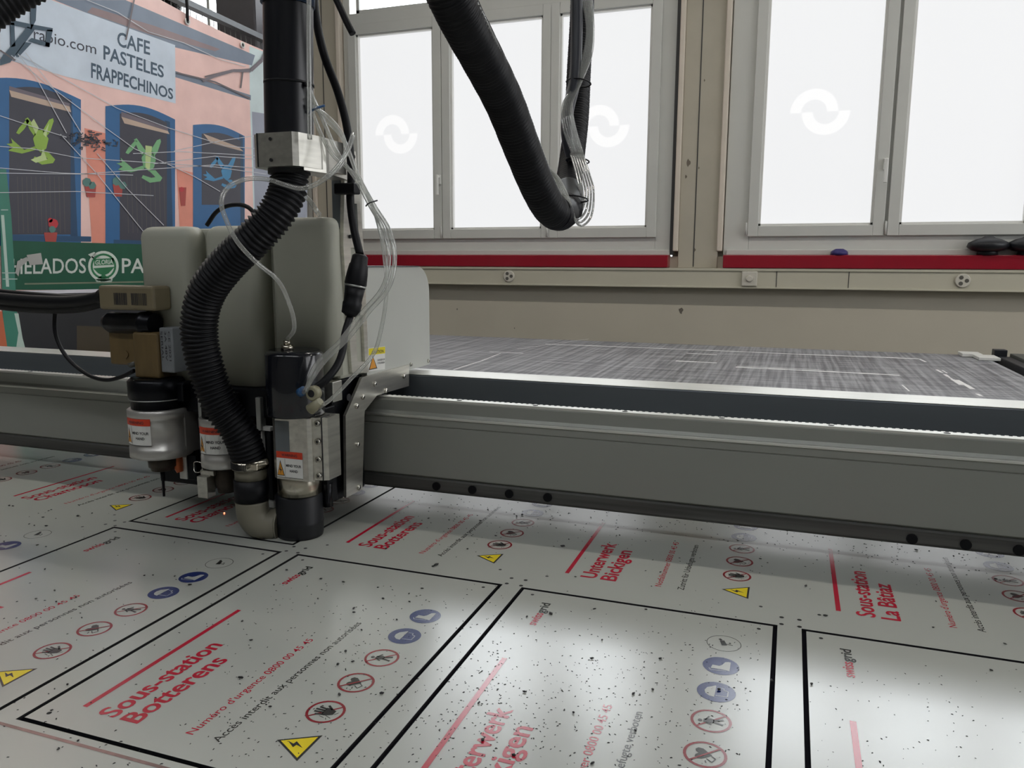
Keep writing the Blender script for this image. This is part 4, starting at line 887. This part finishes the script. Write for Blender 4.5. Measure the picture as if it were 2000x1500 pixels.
# ------------------------------------------------------------------ banner and railing
XB = -2.0
def bp_(x, y, d=0.0): return on(x, y, 'X', XB+d)
ban = thing('printed_banner', 'large hanging banner printed with a street photo of a pink building', 'banner', (XB, 1.9, -.35))
yn, yf = .95, 2.83
zt_ = lambda y: 1.507-.1*(y-2.0)+(.07*(y-2.0)**2 if y > 2 else 0)
a = MB()
N = 24
for i in range(N):
    y0_, y1_ = yn+(yf-yn)*i/N, yn+(yf-yn)*(i+1)/N
    a.prism([(XB, y0_, -.35), (XB, y1_, -.35), (XB, y1_, zt_(y1_)), (XB, y0_, zt_(y0_))], (-.004, 0, 0))
bmesh.ops.remove_doubles(a.bm, verts=a.bm.verts[:], dist=1e-5)
BC = {}
def bm_(n, c):
    BC[n] = mat('banner_'+n, rgb(*c), .30, var=.07, scale=9, spec=.6); return BC[n]
a.build('banner_cloth', bm_('pink', (250, 208, 200)), ban)
layer = [0.0]
PIC, PICM = MB(), []
def slot(mb_, ml, name, colr):
    m_ = BC.get(name) or bm_(name, colr)
    if m_ not in ml: ml.append(m_)
    mb_.mi = ml.index(m_)
def paint(name, colr, polys, holes=None):
    layer[0] += .00012; slot(PIC, PICM, name, colr)
    for pts in polys: PIC.poly([bp_(x, y, layer[0]) for x, y in pts])
def strokes(name, colr, segs, w):
    """polylines in image points drawn as thin ribbons on the banner"""
    layer[0] += .00012; slot(PIC, PICM, name, colr)
    for s_ in segs:
        for i in range(len(s_)-1): PIC.poly([bp_(x, y, layer[0]) for x, y in bar(*s_[i], *s_[i+1], w)])
# right-hand neighbouring house and sky
paint('pale_house', (214, 230, 232), [[(487, 90), (600, 134), (600, 700), (505, 700), (488, 200)]])
paint('grey_house', (158, 164, 180), [[(492, 218), (600, 235), (600, 700), (506, 700)]])
paint('cornice', (126, 138, 156), [[(105, 0), (245, 0), (498, 108), (492, 128), (340, 92)], [(340, 138), (490, 186), (490, 196), (340, 150)]])
paint('cornice_stone', (150, 128, 130), [[(180, 14), (300, 50), (430, 96), (420, 100), (290, 66), (170, 24)]])
paint('street_wall_lower', (236, 152, 132), [[(165, 250), (212, 262), (222, 485), (180, 480)], [(345, 330), (390, 340), (390, 470), (352, 470)]])
# white board with lettering
paint('signboard', (212, 224, 238), [[(0, 0), (100, 0), (342, 88), (343, 202), (130, 150), (0, 112)]])
def btext(name, colr, body, x0, y0, x1, y1, h0, h1, bold=.0, lean=0.0):
    layer[0] += .00012; L = layer[0]; a = MB()
    text(a, body, lambda s, t: bp_(x0+s*(x1-x0)+lean*t, y0+s*(y1-y0)-t*(h0+(h1-h0)*s), L), bold); return a.build(name, BC.get(name) or bm_(name, colr), ban)
btext('painted_letters', (66, 88, 108), 'CAFE', 229, 89, 293, 107, 29, 27, .02)
btext('painted_letters', (66, 88, 108), 'PASTELES', 202, 115, 320, 152, 28, 24, .02)
btext('painted_letters', (66, 88, 108), 'FRAPPECHINOS', 178, 151, 338, 194, 30, 21, .02)
btext('thin_letters', (62, 66, 80), 'rapio.com', 66, 76, 188, 106, 24, 21, .0)
# arched windows: blue surround, dark opening, awning
def arch(x0, x1, yt, yb, sk, n=12):
    pts = [(x0, yb)]
    for i in range(n+1):
        t_ = i/n; x = x0+(x1-x0)*t_; pts.append((x, yt+sk*t_-(math.sin(math.pi*t_)*.10*(x1-x0))+ .04*(x1-x0)))
    pts.append((x1, yb)); return pts
paint('blue_surround', (48, 104, 156), [arch(-60, 158, 150, 480, 36), arch(206, 342, 202, 480, 26), arch(377, 478, 240, 480, 22)])
paint('blue_jamb_shade', (34, 70, 104), [[(128, 190), (140, 195), (152, 470), (138, 470)], [(322, 235), (332, 238), (338, 470), (326, 470)], [(467, 262), (474, 265), (478, 450), (470, 450)]])
paint('dark_opening', (66, 66, 78), [arch(18, 138, 168, 458, 22), arch(234, 326, 218, 470, 18), arch(394, 470, 258, 400, 14)])
paint('window_bars', (88, 84, 84), [bar(x, 345, x+3, 455, 1.2) for x in list(range(34, 130, 9))+list(range(248, 322, 9))])
paint('awning', (200, 176, 158), [[(18, 176), (136, 208), (139, 219), (22, 189)], [(237, 228), (328, 256), (331, 262), (243, 241)], [(397, 261), (466, 287), (476, 296), (411, 279)]])
paint('awning_shade', (120, 110, 120), [[(18, 168), (136, 202), (136, 208), (18, 176)], [(237, 218), (328, 250), (328, 256), (237, 228)]])
paint('blue_ledge', (38, 80, 118), [[(20, 458), (178, 462), (178, 472), (20, 470)], [(222, 468), (345, 472), (345, 484), (222, 480)]])
# frogs hanging in the openings (plain green and blue climbing figures)
def frog(cx, cy, s, flip, colr, name):
    f = -1 if flip else 1
    def q(l): return [(cx+f*x*s, cy+y*s) for x, y in l]
    body = [q([(-12, -28), (8, -28), (22, -4), (16, 22), (2, 34), (-14, 20), (-20, -4)]),
            q([(-8, -26), (-34, -62), (-42, -58), (-30, -30), (-16, -10)]), q([(6, -26), (24, -56), (34, -60), (36, -52), (26, -22), (14, -8)]),
            q([(-36, -58), (-58, -34), (-66, -20), (-58, -16), (-44, -30), (-30, -52)]),
            q([(-14, 16), (-44, 26), (-72, 2), (-80, -6), (-76, 8), (-92, 10), (-74, 20), (-88, 28), (-50, 36), (-12, 26)]),
            q([(0, 30), (20, 30), (40, 52), (34, 62), (4, 66), (-20, 52), (-16, 44), (8, 52), (20, 50), (8, 38)])]
    paint(name, colr, body)
frog(79, 274, .72, False, (150, 186, 74), 'green_frog')
frog(290, 312, .68, False, (124, 182, 130), 'mint_frog')
frog(442, 336, .50, False, (66, 142, 190), 'blue_frog')
paint('frog_highlight', (196, 216, 150), [[(66, 232), (76, 250), (70, 262), (60, 240)], [(96, 240), (90, 268), (84, 262)], [(84, 290), (92, 312), (70, 318), (60, 312), (80, 304)], [(284, 284), (297, 286), (292, 334), (284, 326)]])
# flower pots
paint('terracotta', (176, 72, 66), [[(86, 454), (112, 454), (111, 462), (108, 483), (91, 483), (87, 462)], [(165, 362), (188, 362), (186, 385), (170, 385)], [(220, 360), (240, 360), (238, 384), (224, 384)], [(350, 366), (364, 366), (362, 402), (354, 402)]])
paint('red_flowers', (196, 54, 62), [disc(104, 437, 10, 9), disc(98, 430, 5, 7), disc(355, 370, 5, 7)])
paint('pot_leaves', (86, 130, 124), [disc(170, 356, 9, 7), disc(180, 362, 8, 6), disc(228, 354, 9, 7), disc(240, 362, 8, 6), disc(102, 448, 7, 7)])
# shop fascia
paint('green_fascia', (16, 84, 62), [[(20, 470), (600, 486), (600, 566), (30, 566)]])
paint('fascia_edge', (120, 128, 108), [[(48, 553), (280, 549), (280, 552), (48, 556)]])
btext('fascia_letters', (206, 212, 206), 'HELADOS', 24, 535, 168, 533, 31, 30, .01)
btext('fascia_letters', (206, 212, 206), 'PASTELES', 238, 533, 400, 533, 30, 28, .01)
layer[0] += .00012
paint('medallion', (206, 216, 206), [disc(202, 520, 30, 26), [(172, 497), (184, 492), (198, 506), (190, 512)], [(186, 545), (220, 545), (218, 551), (188, 551)]])
paint('medallion_green', (36, 116, 74), [ring_ for ring_ in ring(202, 520, 21, 25)]+[[(184, 506), (222, 504), (222, 517), (184, 519)], [(182, 524), (224, 521), (212, 534), (205, 537), (214, 544), (190, 544), (199, 537), (192, 534)]])
btext('medallion_letters', (206, 216, 206), 'GLORIA', 186, 517, 221, 515, 9, 9, .02)
btext('medallion_small', (36, 90, 66), 'DESDE 1930', 188, 550.5, 218, 550, 4, 4, .0)
btext('lower_letters', (206, 212, 206), 'PASTELETAS', 20, 606, 210, 602, 34, 32, .0)
paint('white_strip', (216, 214, 222), [[(30, 568), (600, 556), (600, 562), (34, 575)]])
paint('shop_dark', (38, 40, 44), [[(34, 575), (600, 562), (600, 720), (34, 720)]])
btext('shop_letters', (206, 210, 206), 'CARNES LETAS', 40, 608, 200, 594, 26, 24, .0)
paint('shop_brown', (70, 62, 48), [[(150, 636), (262, 640), (262, 700), (150, 700)]])
paint('green_pole', (62, 130, 112), [[(-2, 330), (12, 330), (22, 420), (40, 720), (8, 720)]])
paint('pole_patches', (186, 206, 196), [[(28, 612), (36, 612), (44, 660), (52, 690), (30, 690), (36, 650)], [(2, 420), (8, 420), (18, 560), (12, 560)]])
paint('orange_left', (200, 108, 74), [[(-40, 608), (4, 608), (16, 690), (-40, 700)]])
strokes('pole_rings', (170, 190, 184), [[(2, 410), (16, 410)], [(4, 533), (33, 533)], [(5, 545), (34, 545)]], 2)
# signal frame in the upper left of the print
paint('steel_frame', (72, 92, 108), [[(60, 0), (72, 0), (70, 40), (60, 60)], [(0, 34), (65, 48), (103, 55), (103, 62), (60, 56), (0, 44)], [(92, 58), (103, 58), (97, 92), (88, 90)], [(62, 74), (97, 84), (96, 92), (55, 80)], [(54, 52), (68, 58), (20, 122), (0, 128), (0, 116)], [(48, 82), (62, 84), (36, 112), (30, 106)], [(20, 44), (28, 44), (30, 90), (22, 92)]])
paint('street_camera', (170, 170, 166), [[(52, 498), (80, 494), (84, 516), (58, 518)], [(34, 510), (52, 502), (56, 508), (40, 522), (36, 540), (30, 532)]])
# tangle and overhead wires
random.seed(5)
tang = []
for i in range(90):
    x = random.gauss(175, 22); y = 272+(x-175)*.16+random.gauss(0, 7); an = random.random()*3.14; l_ = random.uniform(5, 12)
    tang.append([(x, y), (x+l_*math.cos(an), y+l_*math.sin(an)*.6)])
strokes('wire_tangle', (58, 62, 74), tang, 2.2)
W1 = [[(22, 108), (100, 170), (200, 245), (262, 290), (380, 345), (430, 374)], [(40, 108), (150, 168), (230, 212), (330, 250), (440, 285), (520, 292)], [(150, -8), (230, 24), (290, 62), (360, 84), (430, 116), (480, 130)],
      [(0, 286), (60, 290), (150, 308), (270, 316), (420, 326), (520, 340)], [(0, 328), (120, 338), (260, 342)], [(0, 338), (160, 340), (300, 330), (420, 322), (520, 330)], [(35, 105), (70, 150), (130, 260)], [(50, 103), (110, 180), (160, 262)], [(118, 262), (190, 340), (280, 452)], [(190, 300), (250, 370), (320, 440)],
      [(260, 300), (350, 296), (520, 305)], [(300, 320), (420, 305), (520, 312)], [(340, 295), (430, 275), (520, 262)], [(0, 226), (60, 246), (130, 268)], [(0, 376), (150, 374), (300, 382)]]
strokes('pale_wires', (206, 208, 214), W1, 1.3)
strokes('dark_wires', (110, 100, 104), [[(262, 0), (254, 40), (246, 78)], [(0, 98), (30, 118)], [(400, 150), (450, 138), (490, 135), (515, 112)], [(475, 135), (470, 172)], [(345, 142), (420, 160), (488, 192)]], 3.0)
strokes('branch', (120, 112, 120), [[(396, 158), (420, 148), (455, 138), (490, 138)], [(490, 138), (512, 118), (520, 100)]], 6.0)
PIC.build('printed_picture', PICM, ban);
# eyelets
for (x, y) in ((366, 42), (474, 88)):
    c = bp_(x, y, layer[0]+.002); a = MB(); a.tube([c+Vector((0, .012*math.cos(i*.3927), .012*math.sin(i*.3927))) for i in range(17)], .004, n=6); a.build('eyelet', M_bead, ban)
    a = MB(); a.cyl(c+Vector((-.001, 0, 0)), c, .009, n=12); a.build('eyelet_hole', M_hole, ban)
a = MB(); c = bp_(366, 40, layer[0]+.006); a.tube([c, c+Vector((0, .004, .06)), c+Vector((0, 0, .12)), c+Vector((0, 0, .19))], .007, n=8, step=.02); tag(a.build('rubber_strap', M_black), 'black rubber strap holding the banner to the rail', 'strap')
# railing the banner hangs from
rl = thing('railing', 'aluminium handrail with thin vertical wires above the banner', 'railing', (-2.03, 2.2, 1.4))
pa, pb_ = on(350, -4, 'X', -2.03), on(512, 72, 'X', -2.03)
dd = (pb_-pa).normalized()
a = MB(); qa = pa-dd*.6; qb = pb_+dd*.15; up_ = Vector((0, 0, .013)); a.prism([qa+up_, qb+up_, qb-up_, qa-up_], (-.04, 0, 0)); a.build('handrail', mat('rail_grey_metal', rgb(120, 124, 128), .4, .3), rl)
for i in range(34):
    c = (qa-dd*.0).lerp(qb, (i+.5)/34); a = MB(); a.cyl(c+Vector((-.02, 0, -.02)), c+Vector((-.02, 0, -.30)), .0016, n=6); a.build('wire_baluster', M_alu, rl)
a = MB(); c = on(482, 20, 'Y', 3.2); a.box(c.x-.14, c.x+.13, 3.1, 3.35, 1.2, CEIL, .01); tag(a.build('ventilation_duct', mat('duct_black', rgb(70, 68, 72), .35, .2, var=.15, scale=6)), 'dark vertical duct in front of the windows behind the banner', 'duct')
